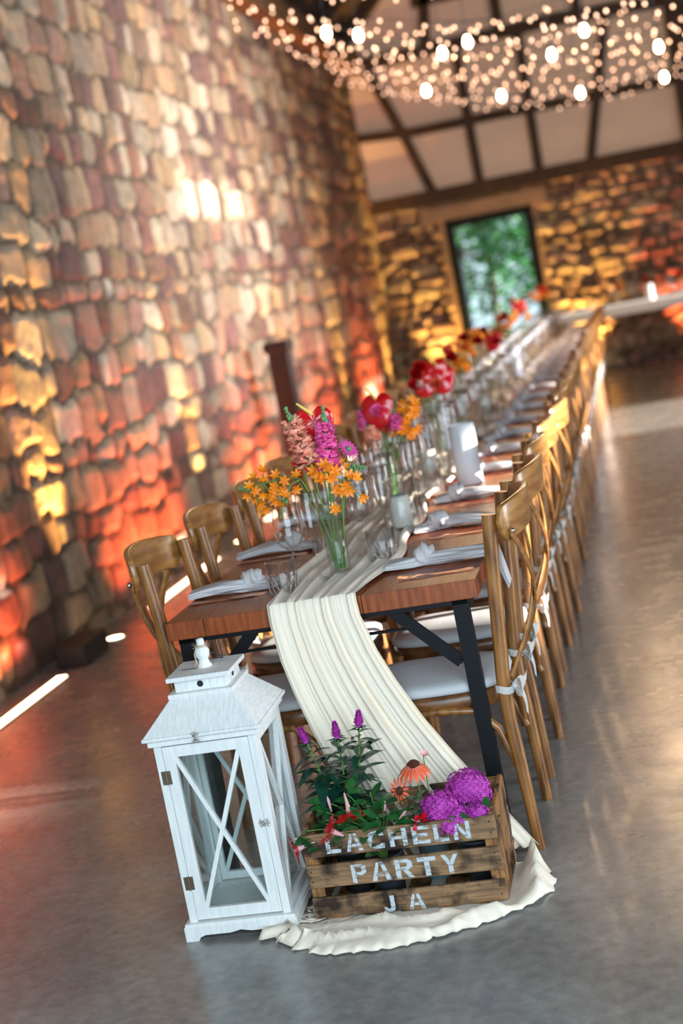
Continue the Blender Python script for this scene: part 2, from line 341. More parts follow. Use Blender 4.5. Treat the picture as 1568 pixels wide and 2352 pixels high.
def stone_wall(name, length, height, place, rows, widths, palette, seed, step=.026, holes=(), amp=.055, warp=.035):
    r = np.random.default_rng(seed)
    nu, nv = int(length/step)+1, int(height/step)+1
    U, V = np.meshgrid(np.linspace(0, length, nu), np.linspace(0, height, nv))
    def wob(a, b, k):
        s = np.zeros_like(a)
        for i in range(5):
            f1, f2, p = r.uniform(.8, 5.5), r.uniform(.8, 5.5), r.uniform(0, 6.28)
            s += np.sin(a*f1*k+b*f2*k+p)/(1+.3*i)
        return s/3
    Uw = U+warp*(wob(U, V, 1)+.5*wob(U, V, 3)); Vw = V+warp*1.3*(wob(U, V, 1)+.5*wob(U, V, 3))
    seeds = []; v = -.1
    while v < height+.3:
        hh = r.uniform(*rows); u = -.6+r.uniform(0, .3)
        while u < length+.6:
            ww = r.uniform(*widths)*(1 if r.random() > .3 else .5); big = 1.35 if r.random() < .12 else 1
            seeds.append((u+ww/2, v+hh/2+r.uniform(-.22, .22)*hh, ww/2*r.uniform(.85, 1.2)*big, hh/2*r.uniform(.8, 1.25)*big)); u += ww
        v += hh
    sd = np.array(sorted(seeds)); ns = len(sd); pal = np.array(palette)
    col = pal[r.integers(0, len(pal), ns)]*r.uniform(.48, 1.08, (ns, 1))*r.uniform(.98, 1.02, (ns, 3)); out = r.uniform(.15, 1, ns); tilt = r.uniform(-.22, .22, (ns, 2))
    H = np.zeros_like(U); C = np.zeros(U.shape+(3,)); mw_ = .5+.5*np.sin(U*3.1+V*4.3)*np.sin(V*2.7-U*1.7)
    for c0 in range(0, nu, 12):
        sl = slice(c0, min(nu, c0+12)); uu, vv = Uw[:, sl].ravel(), Vw[:, sl].ravel()
        i0, i1 = np.searchsorted(sd[:, 0], (uu.min()-.6, uu.max()+.6)); S_ = sd[i0:i1]
        dd = ((np.abs(uu[:, None]-S_[:, 0])/S_[:, 2])**5+(np.abs(vv[:, None]-S_[:, 1])/S_[:, 3])**5)**(1/5)
        o2 = np.argpartition(dd, 1, axis=1)[:, :2]; d2 = np.take_along_axis(dd, o2, 1); sw = d2[:, 0] > d2[:, 1]; o2[sw] = o2[sw][:, ::-1]; d2.sort(axis=1)
        ci = o2[:, 0]+i0; e = (d2[:, 1]-d2[:, 0])*.5*np.minimum(sd[ci, 2], sd[ci, 3])
        mwid = .002+.008*mw_[:, sl].ravel(); s = np.clip((e-mwid)/.018, 0, 1); s = s*s*(3-2*s)
        h = s*(.30+.70*out[ci])+s*(tilt[ci, 0]*(uu-sd[ci, 0])/.15+tilt[ci, 1]*(vv-sd[ci, 1])/.1)
        H[:, sl] = h.reshape(H[:, sl].shape); mor = np.clip((e-mwid*.8)/.012, 0, 1)[:, None]
        C[:, sl] = (np.array((.07, .045, .028))*(1-mor)+col[ci]*mor).reshape(C[:, sl].shape)
    H += .10*wob(U, V, 9)+.12*wob(U, V, .5)+r.normal(0, .035, U.shape)
    co = np.array([place(u, v, amp*h) for u, v, h in zip(U.ravel(), V.ravel(), H.ravel())])
    idx = np.arange(nu*nv).reshape(nv, nu)
    q = np.stack([idx[:-1, :-1], idx[:-1, 1:], idx[1:, 1:], idx[1:, :-1]], -1).reshape(-1, 4)
    cu = (U[:-1, :-1]+step/2).ravel(); cv = (V[:-1, :-1]+step/2).ravel(); keep = np.ones(len(q), bool)
    for (a0, a1, b0, b1) in holes: keep &= ~((cu > a0) & (cu < a1) & (cv > b0) & (cv < b1))
    me = bpy.data.meshes.new(name); me.from_pydata(co.tolist(), [], q[keep].tolist()); me.polygons.foreach_set('use_smooth', [True]*int(keep.sum()))
    a = me.color_attributes.new('stone', 'FLOAT_COLOR', 'POINT'); a.data.foreach_set('color', np.concatenate([C.reshape(-1, 3), np.ones((nu*nv, 1))], 1).ravel().astype(np.float32))
    me.materials.append(MATS['rubble_stone']); o = bpy.data.objects.new(name, me); COL.objects.link(o); o['kind'] = 'structure'; return o
PAL = [(.42, .29, .18), (.34, .21, .15), (.48, .37, .26), (.20, .10, .085), (.17, .095, .085), (.38, .25, .145), (.38, .29, .21), (.26, .135, .09), (.50, .40, .30), (.30, .20, .13)]
PAL2 = [(.42, .30, .20), (.34, .22, .15), (.48, .36, .24), (.24, .14, .10), (.38, .25, .2)]
stone_wall('wall_left', 17.2, 4.42, lambda u, v, h: (XL-.02+h, -1.2+u, v), (.13, .27), (.17, .40), PAL, 3, step=.024, amp=.036, warp=.03)
stone_wall('wall_far', 9.4, 2.62, lambda u, v, h: (XL+u, YF+.03-h, v), (.07, .17), (.16, .45), PAL2, 9, step=.03, holes=((.91, 2.06, -1, 2.29),), amp=.06)
b = MB().mm((XL-.5, YN, 0), (XL-.12, -1.2, 4.42)).mm((XL-.5, -1.2, 0), (XL-.13, YF, 4.42)); struct('wall_left_core', b, 'side_wall')
# gable: plaster infill and framing timbers
g = MB(); RIDX, RIDZ = 2.2, 9.4
g.poly([(XL-.3, 2.6), (XR, 2.6), (XR, 5.0), (RIDX, RIDZ+.1), (XL-.3, 4.7)], lambda a, c, t: (a, YF+.02+t, c), .12); struct('gable_wall', g, 'plaster')
def timbers(name, segs, wd, th, m='beam_wood'):
    b = MB()
    for (p, q) in segs: b.bar((p[0], YF-.02, p[1]), (q[0], YF-.02, q[1]), wd, th, side=(0, 1, 0))
    return struct(name, b, m)
timbers('trim_1', [((XL, 2.61), (1.6, 2.60)), ((1.6, 2.6), (XR, 2.58))], .19, .22)
timbers('trim_2', [((XL, 3.53), (-1.9, 3.47)), ((-1.9, 3.47), (-.9, 3.47)), ((-.9, 3.47), (.4, 3.45)), ((.4, 3.45), (3.5, 3.43))], .12, .10)
timbers('trim_3', [((XL, 4.43), (0, 4.46)), ((0, 4.46), (1.5, 4.40)), ((1.5, 4.40), (6, 4.40))], .15, .12)
timbers('trim_4', [((-1.83, 2.65), (-2.10, 3.5)), ((-2.10, 3.5), (-2.42, 4.38)), ((-1.22, 2.65), (-1.24, 4.4)), ((-.45, 2.65), (-.44, 4.4)), ((.20, 2.65), (.66, 4.4))], .115, .09)
timbers('trim_5', [((-1.63, 4.4), (-1.48, 5.4)), ((-.66, 4.4), (-.64, 6.2)), ((.33, 4.4), (.38, 7.2)), ((1.5, 4.4), (1.5, 8.2)), ((-1.7, 5.05), (4, 5.0)), ((-.9, 5.9), (3.6, 5.9))], .13, .09)
struct('trim_6', MB().mm((1.36, YF-.2, 0), (1.74, YF+.02, 4.9)), 'beam_wood')
# wall plate and roof
struct('trim_7', MB().mm((XL-.2, YN, 4.36), (XL+.2, YF, 4.60)), 'beam_wood_long')
r = MB(); r.poly([(XL-.3, 4.55), (RIDX, RIDZ), (RIDX, RIDZ+.12), (XL-.3, 4.75)], lambda a, c, t: (a, YN+t, c), YF-YN+.2)
r.poly([(RIDX, RIDZ), (XR+.3, 4.75), (XR+.3, 4.95), (RIDX, RIDZ+.12)], lambda a, c, t: (a, YN+t, c), YF-YN+.2); struct('ceiling', r, 'roof_board')
r = MB()
for k in range(15):
    y = YN+1.0+k*1.45
    r.bar((XL-.1, y, 4.6), (RIDX, y, RIDZ-.1), .14, .18, side=(0, 1, 0)); r.bar((XR, y, 4.6+.2), (RIDX, y, RIDZ-.1), .14, .18, side=(0, 1, 0))
struct('ceiling_rafters', r, 'roof_board')
# wall on the aisle side with its openings (y0, y1, z0, z1)
OPEN = [(-.7, 2.9, 0, 2.3, 0), (13.2, 14.6, 1.9, 2.3, 0), (5.25, 5.75, 1.62, 2.2, 0), (7.2, 9.0, 4.12, 4.50, 1), (8.9, 11.1, .9, 2.12, 0)]
ys = sorted({YN, YF, *[o[0] for o in OPEN], *[o[1] for o in OPEN], }); b = MB()
for y0, y1 in zip(ys[:-1], ys[1:]):
    zs = sorted([(o[2], o[3]) for o in OPEN if o[0] < (y0+y1)/2 < o[1]]); z = 0
    for a, c in zs:
        if a > z: b.mm((XR, y0, z), (XR+.3, y1, a))
        z = c
    b.mm((XR, y0, z), (XR+.3, y1, 4.9))
struct('wall_right', b, 'side_wall')
b = MB()
for yy in (7.70, 8.34): b.mm((XR, yy, 4.1), (XR+.2, yy+.16, 4.54))
struct('window_1', b, 'door_frame')
b = MB(); b.mm((XL, YN-.3, 0), (-1.1, YN, 4.6)); b.mm((4.3, YN-.3, 0), (XR, YN, 4.6)); b.mm((-1.1, YN-.3, 4.2), (4.3, YN, 4.6)); b.poly([(XL, 4.6), (XR, 4.6), (RIDX, RIDZ)], lambda a, c, t: (a, YN-.3+t, c), .3)
struct('wall_near', b, 'side_wall')
b = MB(); b.mm((16, -20, 0), (16.4, .72, 5.2)).mm((16, 1.12, 0), (16.4, 1.3, 5.2)).mm((16, 1.3, 0), (16.4, 2.95, 3.6)).mm((16, 1.3, 3.98), (16.4, 2.95, 5.2)).mm((16, 2.95, 0), (16.4, 4.9, 5.2)).mm((16, .72, 0), (16.4, 1.12, 3.25)).mm((16, .72, 3.75), (16.4, 1.12, 5.2)); struct('sun_blocker_outside', b, 'side_wall')  # added sun blocker out of view; its slots let beams onto chairs and table
# garden door in the far wall
D0, D1, DZ = -1.77, -.62, 2.28
dr = struct('door_1', MB().mm((D0, YF-.06, 0), (D0+.115, YF+.03, DZ)).mm((D1-.115, YF-.06, 0), (D1, YF+.03, DZ)).mm((D0+.1, YF-.06, DZ-.11), (D1-.1, YF+.03, DZ)).mm((D0+.1, YF-.06, 0), (D1-.1, YF+.03, .12)), 'door_frame')
MB().mm((D0+.1, YF-.02, .12), (D1-.1, YF-.012, DZ-.11)).build('door_pane', 'pane_glass', dr)
MB().tube([(D1-.06, YF-.09, 1.0), (D1-.06, YF-.11, 1.02), (D1-.17, YF-.11, 1.02)], .009).build('door_handle', 'metal', dr)
struct('trim_8', MB().mm((D0-.07, YF-.05, 0), (D0-.002, YF+.25, 2.3)).mm((D1+.002, YF-.02, 0), (D1+.05, YF+.25, 2.3)), 'lintel')
struct('trim_9', MB().mm((-2.06, YF-.06, DZ+.005), (-.42, YF+.2, DZ+.185)), 'lintel')
# garden beyond the door
struct('ground_outside', MB().mm((-14, YF+.3, -.1), (12, 30, -.02)), 'paving')
struct('lawn_outside', MB().mm((-14, 20.5, -.02), (12, 34, .0)), 'lawn')
def tree(x, y, h, rad, n, label, seed):
    q = random.Random(seed); t = thing('garden_tree', (x, y, 0), label, 'tree', 'trees in the garden beyond the door'); L = MB(); T = MB()
    T.tube([(0, 0, 0), (.05, 0, h*.3), (-.05, .05, h*.6)], [.09, .07, .04]); 
    for k in range(n):
        a, bb, rr = q.uniform(0, 6.28), q.uniform(-1, 1), q.random()**.4; s = math.sqrt(1-bb*bb)
        p = Vector((rad*rr*s*math.cos(a), rad*rr*s*math.sin(a), h*.55+h*.45*rr*bb))
        L.petal(p, (q.uniform(-1, 1), q.uniform(-1, 1), q.uniform(-.6, .6)), (q.uniform(-1, 1), q.uniform(-1, 1), 1), .22, .12, nl=2)
    T.build('trunk', 'bark', t); L.build('foliage', 'leaf_tree', t)
for a in [(-3.6, 23.5, 4.2, 1.3, 2200, 'leafy green tree at the left behind the garden door glass', 1), (-2.2, 25.5, 5.0, 1.5, 2600, 'tall green tree in the middle behind the garden door glass', 2), (-4.6, 26.5, 5.2, 1.6, 2600, 'far green tree to the left behind the other two', 4), (-.9, 24, 4.4, 1.3, 2200, 'leafy green tree at the right edge of the garden door', 3)]: tree(*a)
t = thing('outdoor_lamp', (-1.9, 18.4, 0), 'dark square lamp head on a thin pole outside the garden door', 'lamp')
MB().tube([(0, 0, 0), (0, 0, 1.75)], .015).build('pole', 'wire', t); MB().box((0, 0, 1.87), (.15, .15, .16)).build('lamp_head', 'dark_box', t, bevel=.01)

# uplights: in-floor strips (red) and round spots (amber)
RED = (1.0, .17, .055); AMB = (1.0, .56, .13)
def floor_strip(x0, y0, x1, y1, aim, label, power=19):
    c = Vector(((x0+x1)/2, (y0+y1)/2, 0)); dx, dy = x1-x0, y1-y0
    t = thing('floor_light_strip', c, label, 'light', 'glowing strips along the floor'); along = abs(dy) > abs(dx); ln = max(abs(dx), abs(dy))
    sz = (.05, ln, .008) if along else (ln, .05, .008)
    MB().box((0, 0, .004), (sz[0]+.02, sz[1]+.02, .006)).build('housing', 'metal', t)
    MB().box((0, 0, .0085), sz[:2]+(.005,)).build('diffuser', 'led_emit', t)
    la = lamp('strip_glow', 'AREA', (0, 0, .02), power*ln, RED, aim=aim, shape='RECTANGLE', size=ln if not along else .05, size_y=ln if along else .05, spread=math.radians(95))
    if along: la.rotation_euler = Euler((0, PI-math.atan2(-aim[0], aim[2]), 0))
    la.parent = t
for i, (a, c) in enumerate([(1.35, 2.86), (4.32, 5.72), (7.2, 8.6), (10.05, 11.45), (12.9, 14.3)]):
    floor_strip(-2.49, a, -2.49, c, (-.28, 0, 1.0), ['long glowing strip in the floor by the stone wall, at the photo\'s left edge', 'glowing floor strip behind the nearest left chair', 'floor strip by the wall beside the dark wooden post', 'floor strip beyond the dark wooden post', 'floor strip by the wall nearest the far corner'][i])
def floor_spot(x, y, aim, label, power, col=AMB, size=62):
    power *= 1.5
    t = thing('floor_spot', (x, y, 0), label, 'light', 'round spots sunk in the floor')
    MB().lathe([(.062, 0), (.062, .006), (.048, .006), (.045, .003)], 24).build('ring', 'metal', t)
    MB().lathe([(0, .004), (.045, .004), (.045, 0)], 24).build('lens', 'spot_emit', t)
    la = lamp('spot_glow', 'SPOT', (0, 0, .03), power, col, aim=aim, spot_size=math.radians(size), spot_blend=.8, shadow_soft_size=.03); la.parent = t
for i, (y, p) in enumerate([(-.1, 330), (.75, 200), (3.62, 520), (6.35, 330), (9.35, 330), (12.1, 330), (15.1, 300)]):
    if i == 0: continue
    floor_spot(-2.48, y, (-.06, 0, 1.0), 'amber floor spot at the wall, ' + ['', 'nearest, before the long strip', 'the bright one left of the near table end', 'between the second and third strips', 'just past the dark wooden post', 'between the fourth and last strips', 'in the far left corner'][i], p, size=40 if i < 6 else 50)
floor_spot(-2.05, YF-.17, (0, .06, 1.0), 'amber round spot at the far wall left of the garden door', 420, size=60)
floor_spot(-.12, YF-.17, (0, .06, 1.0), 'amber round spot at the far wall right of the garden door', 520, size=60)
floor_spot(1.15, YF-.17, (0, .08, 1.0), 'red round spot at the far wall under the white-clothed table', 260, col=RED, size=70)
# small things by the wall
t = thing('wooden_post', (-2.40, 8.25, 0), 'dark weathered wooden post standing at the stone wall', 'post')
MB().box((0, 0, .62), (.17, .17, 1.24)).build('shaft', 'post_wood', t, bevel=.01); MB().box((0, 0, 1.27), (.22, .22, .09)).build('cap', 'post_wood', t, bevel=.015)
o = MB().box((0, 0, .06), (.16, .34, .12)).build('floor_box', 'dark_box', loc=(-2.50, 3.2, 0), bevel=.01); tag(o, 'small black box on the floor at the foot of the stone wall', 'box')

# ================================================================ TABLE ROW
TW, TH, TT = .884, .77, .0515
TL = 2.2
def make_table():
    t = thing('dining_table', (0, 0, 0), '', 'table')
    xs = [0, .318, .545, .772, TW]; b = MB()
    for a, c in zip(xs[:-1], xs[1:]): b.mm((-c+.0008, .002, TH-TT), (-a-.0008, TL-.002, TH))
    b.build('tabletop', 'table_wood', t, bevel=.0022)
    f = MB().mm((-TW+.03, .005, TH-TT-.012), (-.03, .045, TH-TT)).mm((-TW+.03, TL-.045, TH-TT-.012), (-.03, TL-.005, TH-TT)).mm((-TW+.03, .05, TH-TT-.03), (-TW+.055, TL-.05, TH-TT)).mm((-.055, .05, TH-TT-.03), (-.03, TL-.05, TH-TT))
    f.build('frame', 'black_steel', t)
    for y, sy in ((.022, -1), (TL-.022, 1)):
        for sx in (0, 1):
            X = lambda x: x if sx == 0 else -TW-x
            b = MB().bar((X(-.053), y, TH-TT), (X(-.040), y+sy*.03*0, 0), .042, .034, side=(0, 1, 0)); b.build('leg', 'black_steel', t)
            b = MB().bar((X(-.245), y, TH-TT-.006), (X(-.078), y, .545), .034, .008, side=(0, 1, 0)).tube([(X(-.078), y-.012, .548), (X(-.078), y+.03, .548)], .006); b.build('brace', 'black_steel', t)
        MB().bar((-.185, y+.008, .655), (-TW+.185, y+.008, .655), .006, .014, side=(0, 1, 0)).build('crossbar', 'black_steel', t)
    return t
tb = make_table(); tr_ = snapshot(tb)
for i in range(6):
    o = tb if i == 0 else copy_tree(tr_)
    o.location = (0, i*TL, 0)
    tag(o, ['nearest long wooden table, its thick end facing the lantern and crate', 'second reddish wooden table from the lantern end of the row', 'third reddish wooden table along the row', 'fourth reddish wooden table along the row', 'fifth reddish wooden table along the row', 'farthest wooden table of the long row, nearest the garden door'][i], 'table', 'wooden tables joined in one long row')

# ---------------------------------------------------------------- chairs
def make_chair():
    t = thing('cross_back_chair', (0, 0, 0), '', 'chair')
    P = [(.047, 0), (.036, .226), (.027, .376), (.027, .487), (.038, .62), (.052, .80), (.066, .938)]; R = [.0155, .0175, .019, .0195, .0195, .0195, .0195]
    pts = []
    for i in range(len(P)-1):
        for k in range(3): u = k/3; pts.append((P[i][0]*(1-u)+P[i+1][0]*u, P[i][1]*(1-u)+P[i+1][1]*u, R[i]*(1-u)+R[i+1]*u))
    pts.append((*P[-1], R[-1]))
    for s in (-1, 1): MB().tube([(x, s*.19, z) for x, z, r in pts], [r for x, z, r in pts], 12).build('rear_leg', 'chair_wood', t)
    for s in (-1, 1): MB().tube([(-.385, s*.185, 0), (-.375, s*.18, .22), (-.365, s*.172, .44)], [.0145, .0165, .018], 10).build('front_leg', 'chair_wood', t)
    # bent top rail
    n = 24; cs = []; wd = []; sd = []
    for i in range(n+1):
        a = -1+2*i/n; y = a*.205; x = .088+.062*(1-abs(a)**2.2); cs.append((x, y, .902+.022*(1-a*a))); e = 1-abs(a)
        wd.append(.104*min(1, math.sqrt(max(.08, 1-max(0, 1-e/.10)**2)))); sd.append((.08, 0, 1))
    b = MB().strip(cs, sd, wd, .017); b.sm = [True]*len(b.sm); b.build('top_rail', 'chair_rail_wood', t, bevel=.004)
    for s in (-1, 1):
        c2 = []; s2 = []
        for i in range(17):
            u = i/16; y = s*(-.186+.352*u); z = .885-.405*u; x = .112*(1-u)+.052*u+.05*math.sin(PI*u)+(.004*s); c2.append((x, y, z)); s2.append((0, 1, .55*s))
        b = MB().strip(c2, s2, .035, .0065); b.sm = [True]*len(b.sm); b.build('cross_slat', 'chair_rail_wood', t, bevel=.0015)
    for p, r in (((.120, -.187, .885), .0075), ((.120, .187, .885), .0075), ((.118, 0, .695), .005)): MB().ball(p, r, 8, 5).build('bolt', 'metal', t)
    # seat with rounded front
    def outline(k, z):
        pts = []
        for i in range(36):
            a = 2*PI*i/36; ca, sa = math.cos(a), math.sin(a); e = .55
            x = -.185+.215*k*math.copysign(abs(ca)**e, ca); y = .178*k*math.copysign(abs(sa)**e, sa)*(1+.05*(-ca))
            pts.append((x, y, z))
        return pts
    def stack(ks, m, nm):
        vs = []; fs = []
        for k, z in ks: vs += outline(k, z)
        for i in range(len(ks)-1):
            for j in range(36): a = i*36+j; c = i*36+(j+1) % 36; fs.append((a, c, c+36, a+36))
        b = MB().add(vs, fs, True); b.add(vs[:36][::-1], [tuple(range(36))]).add(vs[-36:], [tuple(range(36))]); return b.build(nm, m, t)
    stack([(.94, .408), (.985, .411), (.992, .433), (.985, .451), (.93, .455)], 'chair_seat_wood', 'seat')
    cu = stack([(.90, .456), (.985, .458), (1.0, .466), (.99, .476), (.93, .484), (.75, .488), (.4, .489)], 'seat_fabric', 'cushion')
    for s in (-1, 1):
        MB().tube([(.025, s*.175, .24), (-.01, s*.172, .35), (-.07, s*.17, .405), (-.17, s*.17, .414), (-.27, s*.17, .405), (-.33, s*.172, .35), (-.368, s*.178, .24)], .0115, 8).build('side_brace', 'chair_wood', t)
    for x in (.02, -.355):
        MB().tube([(x, -.178, .24), (x, -.165, .33), (x, -.11, .395), (x, 0, .412), (x, .11, .395), (x, .165, .33), (x, .178, .24)], .0115, 8).build('arch_brace', 'chair_wood', t)
    # ties in bows round the rear legs
    for s in (-1, 1):
        b = MB(); y = s*.19
        ring = [(.027+.024*math.cos(a), y+.024*math.sin(a), .462+.004*math.sin(2*a)) for a in [2*PI*i/12 for i in range(13)]]
        b.strip(ring, (0, 0, 1), .02, .002); k = Vector((.055, y-s*.012, .462)); b.ball(k, .012, 8, 6, (1, 1, .9))
        for q in (-1, 1):
            lp = [k+Vector((.018*math.sin(PI*u), q*(.045*math.sin(PI*u*.5)*(1 if u < .5 else 1)*math.sin(PI*u)), .014*math.sin(2*PI*u))) for u in [i/10 for i in range(11)]]
            b.strip(lp, (.3, 0, 1), .02, .002)
            b.strip(bez(k, k+Vector((.03, q*.03, .004 if q > 0 else -.01)), k+Vector((.028, q*.062, .012 if q > 0 else -.062)), 6), (.2, 0, 1) if q > 0 else (0, 1, .2), .022, .002)
        b.build('tie', 'tie_fabric', cu)
    return t
ch = make_chair(); ct = snapshot(ch); PITCHY = .588; NCH = 22
first = True
for i in range(NCH):
    for side in (0, 1):
        o = ch if first else copy_tree(ct); first = False
        yc = .19+i*PITCHY+(0 if i == 0 else random.uniform(-.012, .012)); dx = 0 if i == 0 else random.uniform(-.01, .012)
        if side == 0: o.location = (dx, yc, 0); o.rotation_euler = (0, 0, 0 if i == 0 else random.uniform(-.03, .03))
        else: o.location = (-TW+.022-dx, yc+.055, 0); o.rotation_euler = (0, 0, PI+random.uniform(-.03, .03))
        sd = 'aisle side' if side == 0 else 'stone wall side'
        lb = f'cross-back wooden chair on the {sd}, ' + ('nearest to the camera' if i == 0 else 'farthest from the camera' if i == NCH-1 else f'{ORD[i]} from the near table end')
        tag(o, lb, 'chair', 'cross-back chairs along the '+sd)

# ---------------------------------------------------------------- table runner: one long gauze cloth
def runner():
    b = MB(); nx = 72; rows = []
    def wrinkle(u, s, amp): return amp*(math.sin(u*21+1.6*math.sin(s*1.3)+s*.7)*.65+math.sin(u*43+s*1.9+1)*.30+math.sin(u*11-s*1.3)*.5)
    L0 = 13.15
    ysamp = [L0*(1-(k/150)) for k in range(120)]; ysamp = [y for y in ysamp if y > 2.6]+[2.6-2.6*k/70 for k in range(71)]
    ysamp = [y for y in ysamp if y > .03]+[.03]
    for y in ysamp:
        c = -.447+.022*math.sin(y*2.1)+.01*math.sin(y*5.3); hw = .15+.028*math.sin(y*3.1+.6)+.02*math.sin(y*7.1)
        if y < .6: hw = hw*(y/.6)+.128*(1-y/.6); c = c*(y/.6)-.45*(1-y/.6)
        am = .010 if y > .5 else .010+.005*(1-y/.5)
        rows.append([(c+hw*u*(1+.03*math.sin(y*9+u*3)), y, TH+.0135+max(-.010, wrinkle(u, y*1.4, am)*(.55+.45*math.sin(y*4+u*5)**2))) for u in np.linspace(-1, 1, nx)])
    # roll over the edge and hang, drifting towards the aisle
    key = [(.01, -.006, -.450, .126), (-.012, -.016, -.449, .127), (-.05, -.022, -.446, .128), (-.15, -.028, -.425, .137), (-.24, -.032, -.396, .146), (-.35, -.036, -.352, .158), (-.45, -.040, -.305, .172), (-.55, -.042, -.258, .190), (-.65, -.044, -.21, .205), (-.755, -.046, -.155, .22)]
    for i in range(len(key)-1):
        for k in range(6):
            u_ = k/6; z, y, c, hw = [p*(1-u_)+q*u_ for p, q in zip(key[i], key[i+1])]
            if i == 0: z = z+.004*math.sin(PI*u_)
            amp = .016+.012*min(1, -z/.5); rows.append([(c+hw*u, y-.006-abs(wrinkle(u*1.02, .9-z*1.1, amp)), TH+.006+z) for u in np.linspace(-1, 1, nx)])
    vs = [p for r in rows for p in r]; fs = []
    for i in range(len(rows)-1):
        for k in range(nx-1): a = i*nx+k; fs.append((a, a+1, a+nx+1, a+nx))
    b.add(vs, fs, True)
    # puddled end: runs out under the crate and round it on the floor
    out = [(-.651, -.392), (-.62, -.435), (-.556, -.473), (-.463, -.54), (-.286, -.541), (-.12, -.48), (.025, -.388), (.098, -.285), (.085, -.19), (.055, -.122), (-.01, -.085), (-.16, -.03), (-.34, -.05), (-.50, -.12), (-.56, -.25), (-.60, -.34)]
    cx, cy = -.27, -.24; m = 150; pts = []
    seg = [math.hypot(out[(i+1) % len(out)][0]-out[i][0], out[(i+1) % len(out)][1]-out[i][1]) for i in range(len(out))]; T = sum(seg)
    def at(s):
        s = (s % 1)*T
        for i, l in enumerate(seg):
            if s <= l:
                n_ = len(out); p0, p1, p2, p3 = [Vector(out[(i+q) % n_]) for q in (-1, 0, 1, 2)]; u = s/l
                return .5*((2*p1)+(-p0+p2)*u+(2*p0-5*p1+4*p2-p3)*u*u+(-p0+3*p1-3*p2+p3)*u**3)
            s -= l
        return Vector(out[0])
    nr = 26; vs = []
    for j in range(nr+1):
        t = j/nr
        for k in range(m):
            p = Vector(at(k/m))+Vector((math.cos(k*1.31), math.sin(k*1.93)))*(.006*t+.010*t*max(0, min(1, (-.45-at(k/m)[0])/.1))); x = cx+(p.x-cx)*t; y = cy+(p.y-cy)*t
            inside = (-.535 < x < -.002) and (-.36 < y < -.03)
            dx = max(-.535-x, 0, x-(-.002)); dy = max(-.36-y, 0, y-(-.03)); d = math.hypot(dx, dy)
            if inside: z = .004
            else:
                e = min(1, d/.03); right = max(0, min(1, (x+.02)/.08)); left = max(0, min(1, (-.50-x)/.08))
                f = (1-abs(math.sin(d*34+1.6*math.sin(x*9+1)+.8*math.sin(x*21+y*8))))**1.6*(.020+.018*right)+.012*abs(math.sin(x*70+y*45))*left+.007*(.5+.5*math.sin(x*15+d*40))+.004*(.5+.5*math.sin(d*170+x*12))
                hump = .050*right*math.exp(-((y+.17)/.085)**2)*math.exp(-((x-.035)/.05)**2)*(1+.35*math.sin(x*95+y*60))
                z = .004+e*(.004+f+hump); 
                if t > .94: z *= (1-t)/.06*.8+.2; z = max(z, .002)
            vs.append((x, y, z))
    fs = []
    for j in range(nr):
        for k in range(m): a = j*m+k; c = j*m+(k+1) % m; fs.append((a, c, c+m, a+m))
    b.add(vs, fs, True)
    return tag(b.build('table_runner', 'runner_cloth', solid=.0012), 'cream gauze table runner falling over the table end to the floor round the crate', 'table runner')
runner()

# ---------------------------------------------------------------- napkins
def napkin_mesh(seed, long=.27, hang=False):
    q = random.Random(seed); b = MB(); n = 30; m = 40; ph = q.uniform(0, 6); rows = []
    L = long
    for i in range(n+1):
        s = i/n                                           # 0 = short fan, .3 = knot, 1 = long end
        if s < .28: w = .046*(1-(s/.28))**.6+.016; h = .010+.010*(s/.28)
        else: u = (s-.28)/.72; w = .016+.034*min(1, u*2.2)**.7-.008*max(0, u-.8); h = .020-.010*u
        x = s*L; zc = .012+.010*math.sin(PI*min(1, max(0, (s-.2)/.8)))
        tw = .012*math.sin(s*5+ph); row = []
        for k in range(m):
            a = 2*PI*k/m; r = 1+.12*math.sin(5*a+ph+s*5)+.09*math.sin(9*a-s*7+ph)+.06*math.sin(14*a+s*3)
            yy = tw+w*r*math.cos(a); zz = zc+h*r*math.sin(a)
            if hang and s > .72:
                d = (s-.72)*L; x2 = .72*L+min(d, .03)+max(0, d-.03)*.28; zz2 = zz-max(0, d-.03)*1.25
                row.append((x2+(zz-zc)*.5, yy*(1-.5*(s-.72)/.28), zz2)); continue
            row.append((x, yy, max(zz, .0015)))
        rows.append(row)
    vs = [p for r in rows for p in r]; fs = []
    for i in range(n):
        for k in range(m): a = i*m+k; c = i*m+(k+1) % m; fs.append((a, c, c+m, a+m))
    b.add(vs, fs, True)
    K = MB(); vs = []; fs = []; N_, M_ = 26, 14               # the knot: a lumpy ring wound round the band
    for i in range(N_+1):
        t = PI*i/N_
        for k in range(36):
            a = 2*PI*k/36; rr = 1+.10*math.sin(3*a+4*t+ph)+.10*math.sin(7*t+2*a)+.05*math.sin(15*t+a)
            vs.append((.28*L+.032*rr*math.cos(t)*1.0, .040*rr*math.sin(t)*math.cos(a), .032+.031*rr*math.sin(t)*math.sin(a)))
    for i in range(N_):
        for k in range(36): a = i*36+k; c = i*36+(k+1) % 36; fs.append((a, a+36, c+36, c))
    K.add(vs, fs, True)
    return b, K
NAPS = []
for sd_, hang in ((1, False), (2, False), (3, False), (11, True)):
    nb, nk = napkin_mesh(sd_, .27 if not hang else .40, hang)
    t = thing('linen_napkin', (0, 0, 0), '', 'napkin'); nb.build('cloth', 'napkin_linen', t); nk.build('knot', 'napkin_linen', t); NAPS.append((t, snapshot(t)))
used = set()
def take(lst, i):
    t, tree = lst[i]
    if i in used_map[id(lst)]: return copy_tree(tree)
    used_map[id(lst)].add(i); return t
used_map = {}
used_map[id(NAPS)] = set()

